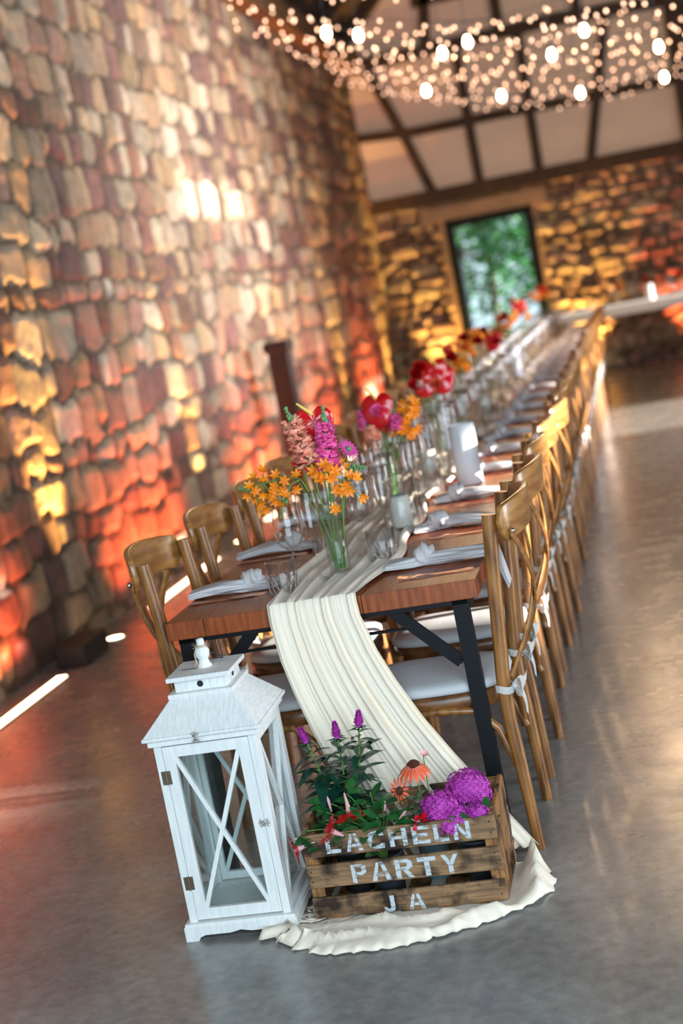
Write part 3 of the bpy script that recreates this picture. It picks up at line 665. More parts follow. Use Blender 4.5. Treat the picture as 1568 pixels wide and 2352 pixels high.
# ---------------------------------------------------------------- glasses, cutlery
def make_wine(nm, prof_o, foot_r, stem_r, zb, zt):
    t = thing(nm, (0, 0, 0), '', 'glass')
    inner = [(max(r-.0012, .0), z+.002) for r, z in prof_o]
    MB().lathe(prof_o+inner[::-1], 32).build('bowl', 'drink_glass', t)
    MB().lathe([(0, 0), (foot_r, .001), (foot_r, .0025), (foot_r*.5, .005), (stem_r*1.2, .012), (stem_r, .03), (stem_r, zb-.02), (stem_r*1.8, zb-.003), (0, zb)], 28).build('stem', 'drink_glass', t)
    return t
wine = make_wine('wine_glass', [(.001, .105), (.016, .107), (.031, .118), (.041, .140), (.0435, .162), (.041, .195), (.0365, .238)], .036, .0035, .105, .238)
flute = make_wine('champagne_glass', [(.001, .118), (.009, .122), (.020, .140), (.027, .165), (.0315, .195), (.033, .225), (.0325, .262)], .034, .003, .118, .262)
def make_tumbler():
    t = thing('cut_tumbler', (0, 0, 0), '', 'glass'); R0 = .043
    MB().lathe([(0, 0), (.040, 0), (R0, .004), (.044, .100), (.0418, .1005), (.0400, .014), (0, .012)], 40).build('glass_body', 'cut_glass', t)
    b = MB(); q = random.Random(4)
    for k in range(16):                                    # cut facets: crossing ribs round the lower two thirds
        a = 2*PI*k/16
        for sgn in (-1, 1):
            for z0 in (.008, .036):
                pts = []
                for i in range(5):
                    u = i/4; aa = a+sgn*.30*(u-.5)+(0 if z0 < .03 else .2); z = z0+.030*u; r = .0440; pts.append((r*math.cos(aa), r*math.sin(aa), z))
                b.tube(pts, [.0004, .0013, .0016, .0013, .0004], 5, cap=False)
    b.build('cut_pattern', 'cut_rib_glass', t); return t
tumb = make_tumbler()
def make_fork():
    t = MB(); t.strip([(0, 0, .004), (.05, 0, .002), (.10, 0, .0025), (.14, 0, .006), (.155, 0, .008), (.175, 0, .004)], (0, 1, 0), [.008, .009, .006, .005, .018, .022], .0018)
    for y in (-.0085, -.003, .003, .0085): t.strip([(.172, y, .0045), (.19, y, .0035), (.212, y, .009)], (0, 1, 0), [.004, .0033, .0018], .0015)
    return t.mesh('fork', 'copper')
def make_knife():
    t = MB(); t.strip([(0, 0, .003), (.09, 0, .003), (.115, 0, .003)], (0, 1, 0), [.010, .008, .007], .003).strip([(.112, 0, .003), (.14, .001, .003), (.20, .001, .003), (.232, -.002, .003)], (0, 1, 0), [.008, .020, .018, .003], .0013); return t.mesh('knife', 'copper')
FORK, KNIFE = make_fork(), make_knife()
def mesh_obj(name, me, loc, rz): o = bpy.data.objects.new(name, me); COL.objects.link(o); o.location = loc; o.rotation_euler = (0, 0, rz); return o
TREES = {k: [(v, snapshot(v))] for k, v in dict(wine=wine, flute=flute, tumb=tumb).items()}
for k in TREES: used_map[id(TREES[k])] = set()
ZT = TH+.0008
for i in range(NCH):
    y0 = i*PITCHY; q = random.Random(100+i)
    for side in (0, 1):
        sd = 'aisle side' if side == 0 else 'wall side'; pl = f'{ORD[i]} place on the {sd}' if i else f'nearest place on the {sd}'
        j = lambda a=.008: 0 if i == 0 else q.uniform(-a, a)
        # napkin lies from the middle towards the diner
        if side == 0:
            o = take(NAPS, 3 if i == 0 else i % 3); o.location = (-.285+j(), y0+.315+j(), ZT); o.rotation_euler = (0, 0, -.06+j(.08))
            if i > 2 and i % 5 == 3: o.rotation_euler[2] += .2
        else:
            o = take(NAPS, (i+1) % 3); o.location = (-.625+j(), y0+.33+j(), ZT); o.rotation_euler = (0, 0, PI+.10+j(.08))
        tag(o, f'knotted pale grey napkin at the {pl}'+(', tail over the edge' if i == 0 and side == 0 else ''), 'napkin', 'knotted napkins on the '+sd)
        if side == 0:
            for (me, nm, yy, rz, xx) in ((FORK, 'fork', .128, PI-.03, -.015), (FORK, 'fork', .150, PI+.09, -.02)):
                o = mesh_obj(nm, me, (xx+j(), y0+yy+j(.004), ZT), rz); tag(o, f'copper-coloured fork, {"near" if yy < .14 else "crossing"} one of the pair at the {pl}', 'fork', 'forks on the '+sd)
            o = mesh_obj('knife', KNIFE, (-.02+j(), y0+.445+j(.004), ZT), PI-.03); tag(o, f'copper-coloured knife beside the napkin at the {pl}', 'knife', 'knives on the '+sd)
        else:
            for (yy, rz, xx) in ((.215, .02, -TW+.012), (.232, .03, -TW+.014)):
                o = mesh_obj('knife', KNIFE, (xx+j(), y0+yy+j(.003), ZT), rz); tag(o, f'copper-coloured knife, {"nearer" if yy < .22 else "farther"} of the two at the {pl}', 'knife', 'knives on the '+sd)
            o = mesh_obj('fork', FORK, (-TW+.02+j(), y0+.48+j(.004), ZT), .03); tag(o, f'copper-coloured fork beyond the napkin at the {pl}', 'fork', 'forks on the '+sd)
        if side == 0: spots = dict(tumb=(-.325, .47), wine=(-.385, .56), flute=(-.318, .60))
        else: spots = dict(tumb=(-.570, .178), wine=(-.543, .245), flute=(-.478, .262))
        for k, nmv in (('tumb', 'cut glass tumbler'), ('wine', 'clear stemmed wine glass'), ('flute', 'tall narrow champagne glass')):
            o = take(TREES[k], 0); x, yy = spots[k]; o.location = (x+j(.012), y0+yy+j(.012), ZT+(.010 if -.60 < x < -.30 and k != 'tumb' else .0)); o.rotation_euler = (0, 0, q.uniform(0, 6))
            tag(o, f'{nmv} at the {pl}', 'glass', nmv+'es on the table' if nmv.endswith('glass') else 'cut tumblers on the table')

# ---------------------------------------------------------------- hurricane candles and rolled paper menus
def make_candle():
    t = thing('hurricane_candle', (0, 0, 0), '', 'candle holder')
    MB().lathe([(0, 0), (.060, 0), (.062, .006), (.062, .20), (.0595, .20), (.0585, .010), (0, .009)], 36).build('glass_cylinder', 'vase_glass', t)
    MB().lathe([(0, .012), (.034, .012), (.036, .016), (.036, .112), (.032, .117), (.022, .112), (0, .110)], 28).build('candle', 'wax', t); MB().tube([(0, 0, .11), (.001, 0, .126)], .0012, 5).build('wick', 'wire', t); return t
cd = make_candle(); cdt = snapshot(cd)
for i, (x, y) in enumerate([(-.335, .95), (-.40, 2.15), (-.45, 3.35), (-.40, 4.5), (-.46, 6.35), (-.42, 7.9), (-.45, 10.1), (-.42, 12.0)]):
    o = cd if i == 0 else copy_tree(cdt); o.location = (x, y, ZT+.008); tag(o, f'white pillar candle in a clear glass cylinder, {ORD[i]} along the runner from the lantern end', 'candle holder', 'glass candle cylinders on the runner')
def make_tube():
    return MB().lathe([(.0505, 0), (.0505, .235), (.0495, .235), (.0495, 0), (.0505, 0)], 40).mesh('paper_tube', 'paper')
PT = make_tube()
for i, (x, y, lb) in enumerate([(-.205, 1.86, 'white paper tube standing upright on the table, the big one beside the napkins'), (-.46, 3.05, 'white paper tube behind the red and pink bouquets'), (-.40, 6.9, 'white paper tube far along the table'), (-.42, 10.8, 'farthest white paper tube on the table')]):
    o = mesh_obj('paper_tube', PT, (x, y, ZT+.001), 0); tag(o, lb, 'menu', 'rolled paper tubes on the table')

# ================================================================ FLOWERS
def frame(d):
    d = Vector(d).normalized(); a = d.orthogonal().normalized(); return d, a, d.cross(a)
def petals_round(b, c, d, n, ln, wd, out=.6, cup=.3, bend=0, ph=0, nl=4, r0=.0, tip=.8, widest=.55):
    d, a, e = frame(d)
    for k in range(n):
        t = 2*PI*k/n+ph; rad = a*math.cos(t)+e*math.sin(t); dd = rad*out+d*(1-out)
        b.petal(Vector(c)+rad*r0, dd, d-rad*(1-out)*.5, ln, wd, cup, bend, nl, tip, widest)
def stem_part(t, pts, r=.0022, m='green_stem'): MB().tube(pts, [r]*(len(pts)-1)+[r*.8], 6).build('stem', m, t)
def fl_snapdragon(nm, base, mid, head, tip, petal_m, label, group, seed=1, w=.024):
    q = random.Random(seed); t = thing(nm, base, label, 'flower', group); B = Vector(base); L = [Vector(p)-B for p in (mid, head, tip)]
    stem_part(t, bez((0, 0, 0), L[0], L[1], 8)+[L[1]*.5+L[2]*.5, L[2]], .0028)
    ax = (L[2]-L[1]); d, a, e = frame(ax); bl = MB(); bu = MB()
    for k in range(42):
        u = k/41; c = L[1]+ax*u; th = k*2.4+q.uniform(-.2, .2); rad = a*math.cos(th)+e*math.sin(th)
        if u < .74:
            s = 1-.45*u
            c2 = c+rad*.015
            for z, ph in ((-.2, 0), (.5, .3)):                     # ruffled upper and lower lips
                for j in (-1, 0, 1):
                    dd = rad*.8+d*(z+q.uniform(-.2, .2))+rad.cross(d)*j*.65
                    bl.petal(c2, dd, d*(.6 if z > 0 else -.6)+rad*.2, w*s*q.uniform(.85, 1.15), w*s*.9, .35, q.uniform(-.3, .5), 4, .6)
            bl.ball(c2+rad*.006*s, .006*s, 6, 4)
        else:
            s = 1-.75*(u-.74)/.26; bu.ball(c+rad*.006*s, .0072*s, 6, 5, (1, 1, 1.4))
    for k in range(8): bu.ball(L[2]+ax*(-.02+.012*k/8)+(a*math.cos(k*2.4)+e*math.sin(k*2.4))*.003, .0035, 5, 4, (1, 1, 1.5))
    bl.build('blossoms', petal_m, t); bu.build('buds', 'green_bud', t); return t
def fl_anthurium(base, mid, head, face, upv, label, group, size=.085, spd=None):
    t = thing('anthurium', base, label, 'flower', group); B = Vector(base); h = Vector(head)-B
    stem_part(t, bez((0, 0, 0), Vector(mid)-B, h, 8), .0026)
    n = Vector(face).normalized(); u = Vector(upv); u = (u-n*u.dot(n)).normalized(); s = u.cross(n); b = MB(); vs = []; fs = []; R_, K_ = 6, 32
    for i in range(R_+1):
        for k in range(K_):
            a = 2*PI*k/K_; r = size*.55*(1-.28*math.sin(a)**3+ .10*abs(math.cos(a)))*(1-.42*max(0, 1-abs(a-PI/2)/.38)) * (i/R_)
            # heart: notch at top (a = pi/2), point at the bottom
            if math.sin(a) < 0: r *= 1+.25*(math.sin(a)**4)
            vs.append(h+u*(r*math.sin(a)-size*.10)+s*r*math.cos(a)+n*(-.25*r*r/size+.004*math.sin(4*a)*i/R_))
    for i in range(R_):
        for k in range(K_): a = i*K_+k; c = i*K_+(k+1) % K_; fs.append((a, c, c+K_, a+K_))
    b.add(vs, fs, True).build('spathe', 'spathe_red', t, solid=.0012)
    sp = Vector(spd).normalized() if spd else (n*.5+u*.6-s*.35).normalized()
    MB().tube([h+u*.01, h+u*.01+sp*.03, h+u*.01+sp*.058], [.005, .0046, .003], 8).build('spadix', 'spadix', t); return t
def fl_star(base, mid, pts, fl, label, group, seed=1, tipbud=None, size=.021):
    """orange star flowers on a branching green stem"""
    q = random.Random(seed); t = thing('orange_star_flower', base, label, 'flower', group); B = Vector(base); P = [Vector(p)-B for p in pts]
    main = bez((0, 0, 0), Vector(mid)-B, P[0], 8)+P[1:]; st = MB().tube(main, .0026, 6); bl = MB(); bu = MB()
    for f in fl:
        f = Vector(f)-B; near = min(main[4:], key=lambda p: (p-f).length); st.tube(bez(near, near*.5+f*.5+Vector((0, 0, -.008)), f, 5), .0011, 5)
        o = (f-near).normalized()+Vector((.25, -.6, .3))
        petals_round(bl, f, o, 6, size, size*.42, .72, .25, .1, q.uniform(0, 6), 4); bl.ball(f+o.normalized()*.003, .0035, 6, 4)
    if tipbud is not None:
        d, a, e = frame(Vector(tipbud)-Vector(pts[-1])); ln = (Vector(tipbud)-Vector(pts[-1])).length
        for k in range(22):
            u = k/21; th = k*2.4; rad = a*math.cos(th)+e*math.sin(th); bu.ball(P[-1]+d*ln*u+rad*.009*(1-u*.85), .0052*(1-.6*u), 6, 4, (1, 1, 1.5))
    for k in range(8):
        p = main[-1 if len(main) < 3 else -(k % 3)-1]; dd = Vector((q.uniform(-1, 1), q.uniform(-1, 1), q.uniform(-.4, .8)))
        bu.petal(p, dd, (0, 0, 1), .03, .006, .3, .2, 3)
    st.build('stem', 'green_stem', t); bl.build('blossoms', 'orange_petal', t); bu.build('buds', 'green_bud', t); return t
def fl_daisy(nm, base, mid, head, face, label, group, m='purple_petal', r=.030, n=20, cen='leaf_pale', back=False):
    t = thing(nm, base, label, 'flower', group); B = Vector(base); h = Vector(head)-B; stem_part(t, bez((0, 0, 0), Vector(mid)-B, h, 8)); b = MB()
    petals_round(b, h, face, n, r, r*.21, .95, .2, .05, 0, 4, .006); petals_round(b, h+Vector(face)*.001, face, n, r*.8, r*.2, .9, .2, .05, .16, 4, .005); b.build('petals', m, t)
    MB().ball(h-Vector(face).normalized()*.004 if back else h+Vector(face).normalized()*.003, .009, 10, 6).build('centre', cen, t); return t
def fl_rose(nm, base, mid, head, face, label, group, m, r=.03, n=26):
    t = thing(nm, base, label, 'flower', group); B = Vector(base); h = Vector(head)-B; stem_part(t, bez((0, 0, 0), Vector(mid)-B, h, 8)); b = MB(); d, a, e = frame(face)
    for k in range(n):
        u = k/n; th = k*2.4; rad = a*math.cos(th)+e*math.sin(th); b.petal(h+rad*r*.1*u, rad*(.15+.75*u)+d*(1-.75*u), d-rad*.8, r*(.7+.4*u), r*(.7+.5*u), .5, .35, 4, .5)
    b.build('petals', m, t); return t

def vase(loc, r, h, label, water=.05):
    t = thing('glass_vase', loc, label, 'vase', 'clear cylinder vases on the runner')
    MB().lathe([(0, 0), (r*.93, 0), (r, .006), (r*1.02, h), (r*1.02-.0028, h), (r-.003, .016), (0, .013)], 36).build('vase_wall', 'vase_glass', t)
    MB().lathe([(0, .0135), (r-.0034, .0165), (r-.003, .014+water), (0, .014+water)], 30).build('water', 'water', t); return t
ZV = ZT+.008
vase((-.424, .300, ZV), .0325, .19, 'nearest clear glass vase, holding the orange, peach and pink bouquet')
G = 'flowers in the nearest vase'; nb = 'in the nearest vase'
bx, by, bz = -.424, .300, ZV+.02
def bs(dx=0, dy=0): return (bx+dx, by+dy, bz)
fl_snapdragon('snapdragon', bs(.01), (-.435, .30, .93), (-.456, .29, 1.125), (-.492, .285, 1.290), 'peach_petal', 'peach snapdragon spike '+nb, G, 3, .032)
fl_snapdragon('snapdragon', bs(-.005, .006), (-.43, .31, .92), (-.404, .30, 1.10), (-.388, .305, 1.272), 'pink_petal', 'bright pink snapdragon spike '+nb, G, 5, .030)
fl_anthurium(bs(.0, .01), (-.43, .33, .95), (-.432, .345, 1.243), (.18, -1, .10), (.02, 0, 1), 'large shiny red anthurium behind the snapdragons '+nb, G, .098, spd=(-.55, -.30, .62))
fl_daisy('gerbera', bs(.012, .01), (-.40, .33, .95), (-.345, .335, 1.136), (.75, -.35, .5), 'purple gerbera turned away, at the right of the nearest bouquet', G, r=.034, n=18, cen='leaf_pale')
t_ = fl_daisy('lily', bs(-.008), (-.45, .3, .94), (-.480, .285, 1.12), (-.5, -.8, -.1), 'small dark red flower low in the nearest bouquet', G, m='spathe_red', r=.032, n=7, cen='cone_brown')
fl_star(bs(-.01, -.004), (-.47, .30, 1.0), [(-.500, .29, 1.085), (-.545, .28, 1.09), (-.595, .275, 1.085), (-.635, .27, 1.078)],
        [(-.636, .262, 1.085), (-.622, .255, 1.070), (-.618, .27, 1.108), (-.600, .26, 1.055), (-.594, .27, 1.095), (-.588, .26, 1.125), (-.575, .25, 1.045), (-.612, .25, 1.028), (-.600, .245, 1.012), (-.560, .26, 1.075), (-.552, .26, 1.105), (-.54, .25, 1.06), (-.532, .26, 1.085), (-.56, .24, 1.03), (-.545, .24, 1.018), (-.57, .25, 1.06), (-.645, .26, 1.06), (-.63, .27, 1.045)],
        'spray of orange star flowers leaning far left over the wine glass', G, 2, (-.672, .268, 1.084))
fl_star(bs(0, -.008), (-.45, .27, 1.02), [(-.485, .27, 1.08), (-.515, .26, 1.07), (-.535, .25, 1.03)], [(-.50, .25, 1.055), (-.49, .26, 1.095), (-.53, .24, 1.045)], 'drooping green-budded star flower stem at the rim of the nearest wine glass', G, 4, (-.557, .235, .982))
fl_star(bs(.008, -.006), (-.405, .29, .95), [(-.405, .28, 1.06), (-.398, .28, 1.088)], [(-.430, .26, 1.085), (-.418, .26, 1.072), (-.395, .26, 1.10), (-.378, .26, 1.088), (-.405, .25, 1.112), (-.39, .25, 1.072), (-.440, .26, 1.098)], 'cluster of orange star flowers in the middle of the nearest bouquet', G, 6, size=.024)
fl_star(bs(.014, 0), (-.385, .29, .95), [(-.372, .28, 1.045), (-.35, .27, 1.06)], [(-.340, .26, 1.068), (-.322, .26, 1.062), (-.352, .25, 1.045), (-.345, .25, 1.028), (-.38, .25, 1.035), (-.366, .25, 1.03), (-.393, .245, .983), (-.313, .25, 1.003)], 'loose orange star flowers at the right of the nearest bouquet', G, 8, size=.023)
fl_star(bs(.01, .008), (-.39, .3, .97), [(-.36, .30, 1.06), (-.335, .30, 1.082)], [(-.355, .29, 1.108), (-.345, .28, 1.095)], 'green budded star flower tip pointing right over the glasses', G, 9, (-.292, .29, 1.082), size=.014)

# templates for the farther vases; each stem is a flower of its own
BQ = [(-.46, 1.60, 1.10), (-.45, 2.92, 1.13), (-.45, 3.88, 1.15), (-.44, 4.95, 1.17), (-.45, 5.75, 1.15), (-.44, 6.9, 1.17), (-.45, 8.9, 1.22), (-.45, 11.2, 1.22), (-.45, 12.7, 1.22)]
mixes = [
 [('snap', 'pink_petal', -.06, .06), ('snap', 'peach_petal', .05, .02), ('anth', 0, .0, .07), ('snap', 'pink_petal', .055, .03), ('rose', 'coral_petal', .02, -.03), ('star', 0, .09, -.04), ('star', 0, .12, .02), ('star', 0, .075, -.02), ('rose', 'pink_petal', .0, .03), ('snap', 'peach_petal', -.04, 0)],
 [('anth', 0, .03, .06), ('rose', 'red_petal', -.05, .03), ('anth', 0, .06, .02), ('rose', 'red_petal', -.07, -.02), ('rose', 'coral_petal', .03, -.03), ('rose', 'red_petal', -.03, .06), ('anth', 0, -.02, .02)],
 [('rose', 'coral_petal', -.02, .04), ('star', 0, .03, .0), ('rose', 'red_petal', .0, .01), ('star', 0, .05, -.03)],
 [('rose', 'red_petal', -.05, .03), ('star', 0, .02, .03), ('rose', 'red_petal', .02, .0), ('rose', 'coral_petal', -.07, -.02), ('star', 0, -.03, -.02)],
 [('anth', 0, .04, .0), ('rose', 'red_petal', .0, .04), ('star', 0, -.06, .02), ('rose', 'red_petal', .07, -.04)],
 [('star', 0, .05, .0), ('rose', 'coral_petal', .0, .03), ('rose', 'red_petal', .03, .05), ('star', 0, .08, .04)],
 [('anth', 0, .0, .02), ('rose', 'red_petal', -.04, .04), ('star', 0, .05, -.07), ('rose', 'coral_petal', .03, -.03)],
 [('rose', 'red_petal', .03, .05), ('rose', 'red_petal', -.05, .02), ('star', 0, .0, .0)],
 [('rose', 'red_petal', .04, .0), ('anth', 0, -.03, .04), ('star', 0, .0, -.04)]]
WORDS = {'snap': ('snapdragon', {'pink_petal': 'pink', 'peach_petal': 'peach'}), 'rose': ('rose', {'coral_petal': 'coral', 'red_petal': 'deep red', 'pink_petal': 'pink'}), 'anth': ('anthurium', 'shiny red'), 'star': ('orange star flower', 'bright')}
for i, ((vx, vy, vz), mx) in enumerate(zip(BQ, mixes)):
    wh = f'{ORD[i+1]} vase along the table' if i < 8 else 'last vase along the table'
    vase((vx, vy, ZV), .034, .20, f'clear glass vase of flowers, {ORD[i+1]} along the table from the lantern end' if i < 8 else 'clear glass vase of flowers nearest the far table end')
    g = 'flowers in the '+wh; cnt = {}
    for k, (kd, m, dx, dz) in enumerate(mx):
        q = random.Random(i*50+k); base = (vx+q.uniform(-.012, .012), vy+q.uniform(-.012, .012), ZV+.02); hd = (vx+dx, vy+q.uniform(-.05, .03), vz+dz); md = (vx+dx*.2, vy, ZV+.2)
        pos = 'upper ' if dz > .03 else 'low ' if dz < 0 else 'middle '
        pos += 'left' if dx < -.02 else 'right' if dx > .03 else 'centre'
        if kd == 'snap': fl_snapdragon('snapdragon', base, md, (hd[0]*.9+vx*.1, hd[1], hd[2]-.07), hd, m, f'{WORDS[kd][1][m]} snapdragon at the {pos} of the {wh}', g, k+i*9)
        elif kd == 'rose': fl_rose('rose', base, md, hd, (q.uniform(-.4, .6), -1, .5), f'{WORDS[kd][1][m]} rose at the {pos} of the {wh}', g, m, .036, 20)
        elif kd == 'anth': fl_anthurium(base, md, hd, (q.uniform(-.2, .5), -1, .35), (0, 0, 1), f'shiny red anthurium at the {pos} of the {wh}', g, .10)
        else: fl_star(base, md, [(hd[0]*.8+vx*.2, hd[1], hd[2]-.04), hd], [(hd[0]+q.uniform(-.035, .035), hd[1]+q.uniform(-.03, .0), hd[2]+q.uniform(-.04, .035)) for _ in range(10)], f'orange star flowers at the {pos} of the {wh}', g, k+i*7, (hd[0]+.02, hd[1], hd[2]+.06) if k % 2 else None, .026)
    if i in (0, 1, 3, 5):
        pass

# ================================================================ THE CRATE
CX0, CX1, CY0, CY1, CH = -.518, -.012, -.345, -.062, .245
cz0 = .012
t = thing('wooden_crate', ((CX0+CX1)/2, (CY0+CY1)/2, cz0-.004), 'scorched wooden crate with white stencilled words, planted with flowers', 'crate')
O = Vector(t.location)
def cmm(a, b_): return MB().mm([p-q for p, q in zip(a, O)], [p-q for p, q in zip(b_, O)])
SL = [(.176, .238), (.093, .155), (.004+.008, .067)]
def wob_board(a, b_, m, seed, nm='slat'):
    """a board with slightly uneven long edges"""
    q = random.Random(seed); o = cmm(a, b_).build(nm, m, t, bevel=.0025); return o
fronts = [wob_board((CX0, CY0, z0), (CX1, CY0+.011, z1), 'crate_wood', 1) for z0, z1 in SL]
for z0, z1 in SL: wob_board((CX0, CY1-.011, z0), (CX1, CY1, z1+.004), 'crate_wood', 2)
for sx in (0, 1):
    x0, x1 = (CX0, CX0+.013) if sx == 0 else (CX1-.013, CX1)
    wob_board((x0, CY0+.0112, .008), (x1, CY0+.030, .243), 'crate_wood_upright', 3, 'end_board'); wob_board((x0, CY1-.118, .008), (x1, CY1-.0112, .250), 'crate_wood_upright', 3, 'end_board'); wob_board((x0, CY0+.045, .008), (x1, CY1-.13, .244), 'crate_wood_upright', 3, 'end_board')
    xi0, xi1 = (x1, x1+.022) if sx == 0 else (x0-.022, x0)
    wob_board((xi0, CY0+.0112, .008), (xi1, CY0+.034, .236), 'crate_wood_upright', 4, 'corner_post'); wob_board((xi0, CY1-.034, .008), (xi1, CY1-.0112, .244), 'crate_wood_upright', 4, 'corner_post')
for k in range(5):
    x = CX0+.03+k*.098; wob_board((x, CY0+.004, .0065), (x+.058, CY1-.003, .0118), 'crate_wood_upright', 5, 'base_slat')
for fi, (z0, z1) in enumerate(SL):
    for x in (CX0+.012, CX1-.014):
        for z in (z0+.018, z1-.016): MB().ball((x-O.x, CY0-.0003-O.y, z-O.z), .0022, 6, 4).build('nail', 'wire', fronts[fi])
# block stencil letters, unit box 1 x 1 (strokes as quads)
GL = {
 'L': [[(0, 0), (.30, 0), (.30, 1), (0, 1)], [(.34, 0), (1, 0), (1, .22), (.34, .22)]],
 'A': [[(0, 0), (.24, 0), (.46, .96), (.32, 1)], [(.50, 1), (.68, 1), (1, 0), (.74, 0)], [(.33, .24), (.64, .24), (.60, .42), (.38, .42)]],
 'C': [[(.45, 1), (.95, 1), (1, .72), (.75, .72), (.70, .80), (.45, .80)], [(.42, 1), (.42, .78), (.28, .62), (.28, .38), (.42, .22), (.42, 0), (.12, .10), (0, .38), (0, .62), (.12, .90)], [(.45, 0), (.95, 0), (1, .28), (.75, .28), (.70, .20), (.45, .20)]],
 'H': [[(0, 0), (.26, 0), (.26, 1), (0, 1)], [(.74, 0), (1, 0), (1, 1), (.74, 1)], [(.29, .41), (.71, .41), (.71, .60), (.29, .60)]],
 'E': [[(0, 0), (.28, 0), (.28, 1), (0, 1)], [(.31, 0), (1, 0), (1, .20), (.31, .20)], [(.31, .41), (.88, .41), (.88, .59), (.31, .59)], [(.31, .80), (1, .80), (1, 1), (.31, 1)]],
 'N': [[(0, 0), (.24, 0), (.24, 1), (0, 1)], [(.76, 0), (1, 0), (1, 1), (.76, 1)], [(.26, 1), (.26, .66), (.74, 0), (.74, .34)]],
 'P': [[(0, 0), (.28, 0), (.28, 1), (0, 1)], [(.31, 1), (.75, 1), (1, .86), (1, .55), (.75, .40), (.31, .40), (.31, .56), (.66, .58), (.72, .70), (.66, .82), (.31, .84)]],
 'R': [[(0, 0), (.27, 0), (.27, 1), (0, 1)], [(.30, 1), (.72, 1), (.96, .86), (.96, .58), (.72, .44), (.30, .44), (.30, .58), (.62, .60), (.68, .72), (.62, .83), (.30, .84)], [(.42, .42), (.68, .42), (1, 0), (.70, 0)]],
 'T': [[(0, .78), (1, .78), (1, 1), (0, 1)], [(.36, 0), (.64, 0), (.64, .75), (.36, .75)]],
 'Y': [[(.36, 0), (.63, 0), (.63, .42), (.36, .42)], [(0, 1), (.27, 1), (.49, .66), (.49, .45), (.36, .45)], [(.51, .66), (.74, 1), (1, 1), (.64, .45), (.51, .45)]],
 'J': [[(.62, .30), (1, .30), (1, 1), (.62, 1)], [(1, .27), (.94, .08), (.70, 0), (.36, 0), (.10, .10), (0, .30), (.26, .30), (.36, .20), (.54, .19), (.62, .27)]]}
def word(parent, letters, z0, z1):
    for chh, x0, x1 in letters:
        b = MB()
        for pl in GL[chh]:
            b.poly([(x0+(x1-x0)*a, z0+(z1-z0)*c) for a, c in pl], lambda a, c, th: Vector((a, CY0-.0012+th, c))-O, .0014)
        b.build('painted_letter', 'stencil_paint', parent)['label'] = 'worn white stencilled letter '+chh
word(fronts[0], [('L', -.454, -.416), ('A', -.401, -.357), ('C', -.343, -.299), ('H', -.286, -.240), ('E', -.226, -.181), ('L', -.170, -.133), ('N', -.120, -.077)], .184, .231)
word(fronts[1], [('P', -.400, -.361), ('A', -.349, -.298), ('R', -.285, -.238), ('T', -.226, -.178), ('Y', -.164, -.120)], .098, .148)
word(fronts[2], [('J', -.333, -.303), ('A', -.268, -.224)], .012, .055)

# plants in the crate
def pot(t, m='pot_plastic', r=.05, h=.11): MB().lathe([(0, 0), (r*.78, 0), (r, h), (r*1.05, h), (r*1.05, h+.008), (r*.93, h+.008), (r*.9, h-.01), (0, h-.01)], 20).build('pot', m, t); MB().lathe([(0, h-.006), (r*.92, h-.008)], 16).build('soil', 'soil', t)
PZ = cz0+.001
def celosia(base, stems, seed):
    q = random.Random(seed); t = thing('celosia_plant', base, 'tall leafy celosia with three magenta flower spikes, at the left of the crate', 'plant'); pot(t, r=.055); B = Vector(base); st = MB(); lf = MB()
    for (mid, top, tilt) in stems:
        pts = bez((random.uniform(-.01, .01), 0, .10), Vector(mid)-B, Vector(top)-B, 14); st.tube(pts, [.0042-.0018*i/14 for i in range(15)], 6)
        d, a, e = frame(pts[-1]-pts[-2])
        for k in range(40):
            u = .15+.83*k/40; p = pts[0].lerp(pts[-1], 0); i0 = min(13, int(u*14)); p = pts[i0].lerp(pts[i0+1], u*14-i0); th = k*2.4+q.uniform(-.3, .3)
            ln = (.094 if u < .62 else .094-.175*(u-.62))*q.uniform(.8, 1.12); ln = max(ln, .026); rad = Vector((math.cos(th), math.sin(th), 0))
            lf.petal(p, rad+Vector((0, 0, q.uniform(.05, .7))), Vector((0, 0, 1))-rad*.3, ln, ln*.40, .28, q.uniform(-.75, -.15), 6, .9, .42)
        sp = MB(); ax = d
        for k in range(150):
            u = k/149; th = k*2.4; r = .0115*(1-u)**.75+.001; rad = a*math.cos(th)+e*math.sin(th); sp.petal(pts[-1]+ax*(.042*u-.004)+rad*r*.5, rad*q.uniform(.6, 1.3)+ax*.7, ax, .0115*(1-.4*u), .0045, .3, q.uniform(-.2, .3), 3)
        sp.tube([pts[-1]-ax*.006, pts[-1]+ax*.02, pts[-1]+ax*.040], [.008, .007, .0012], 8); sp.build('flower_spike', 'celosia_petal', t)
        for k in range(10):
            th = k*.63+.2; rad = a*math.cos(th)+e*math.sin(th); lf.petal(pts[-1]-ax*.010, rad+ax*q.uniform(-.1, .5), ax, .022, .006, .3, -.2, 3)
    st.build('stems', 'green_stem', t); lf.build('leaves', 'leaf_dark', t)
celosia((-.425, -.165, PZ), [((-.46, -.18, .30), (-.489, -.215, .452), 0), ((-.41, -.18, .30), (-.402, -.215, .455), 0), ((-.37, -.17, .32), (-.338, -.215, .478), 0)], 4)
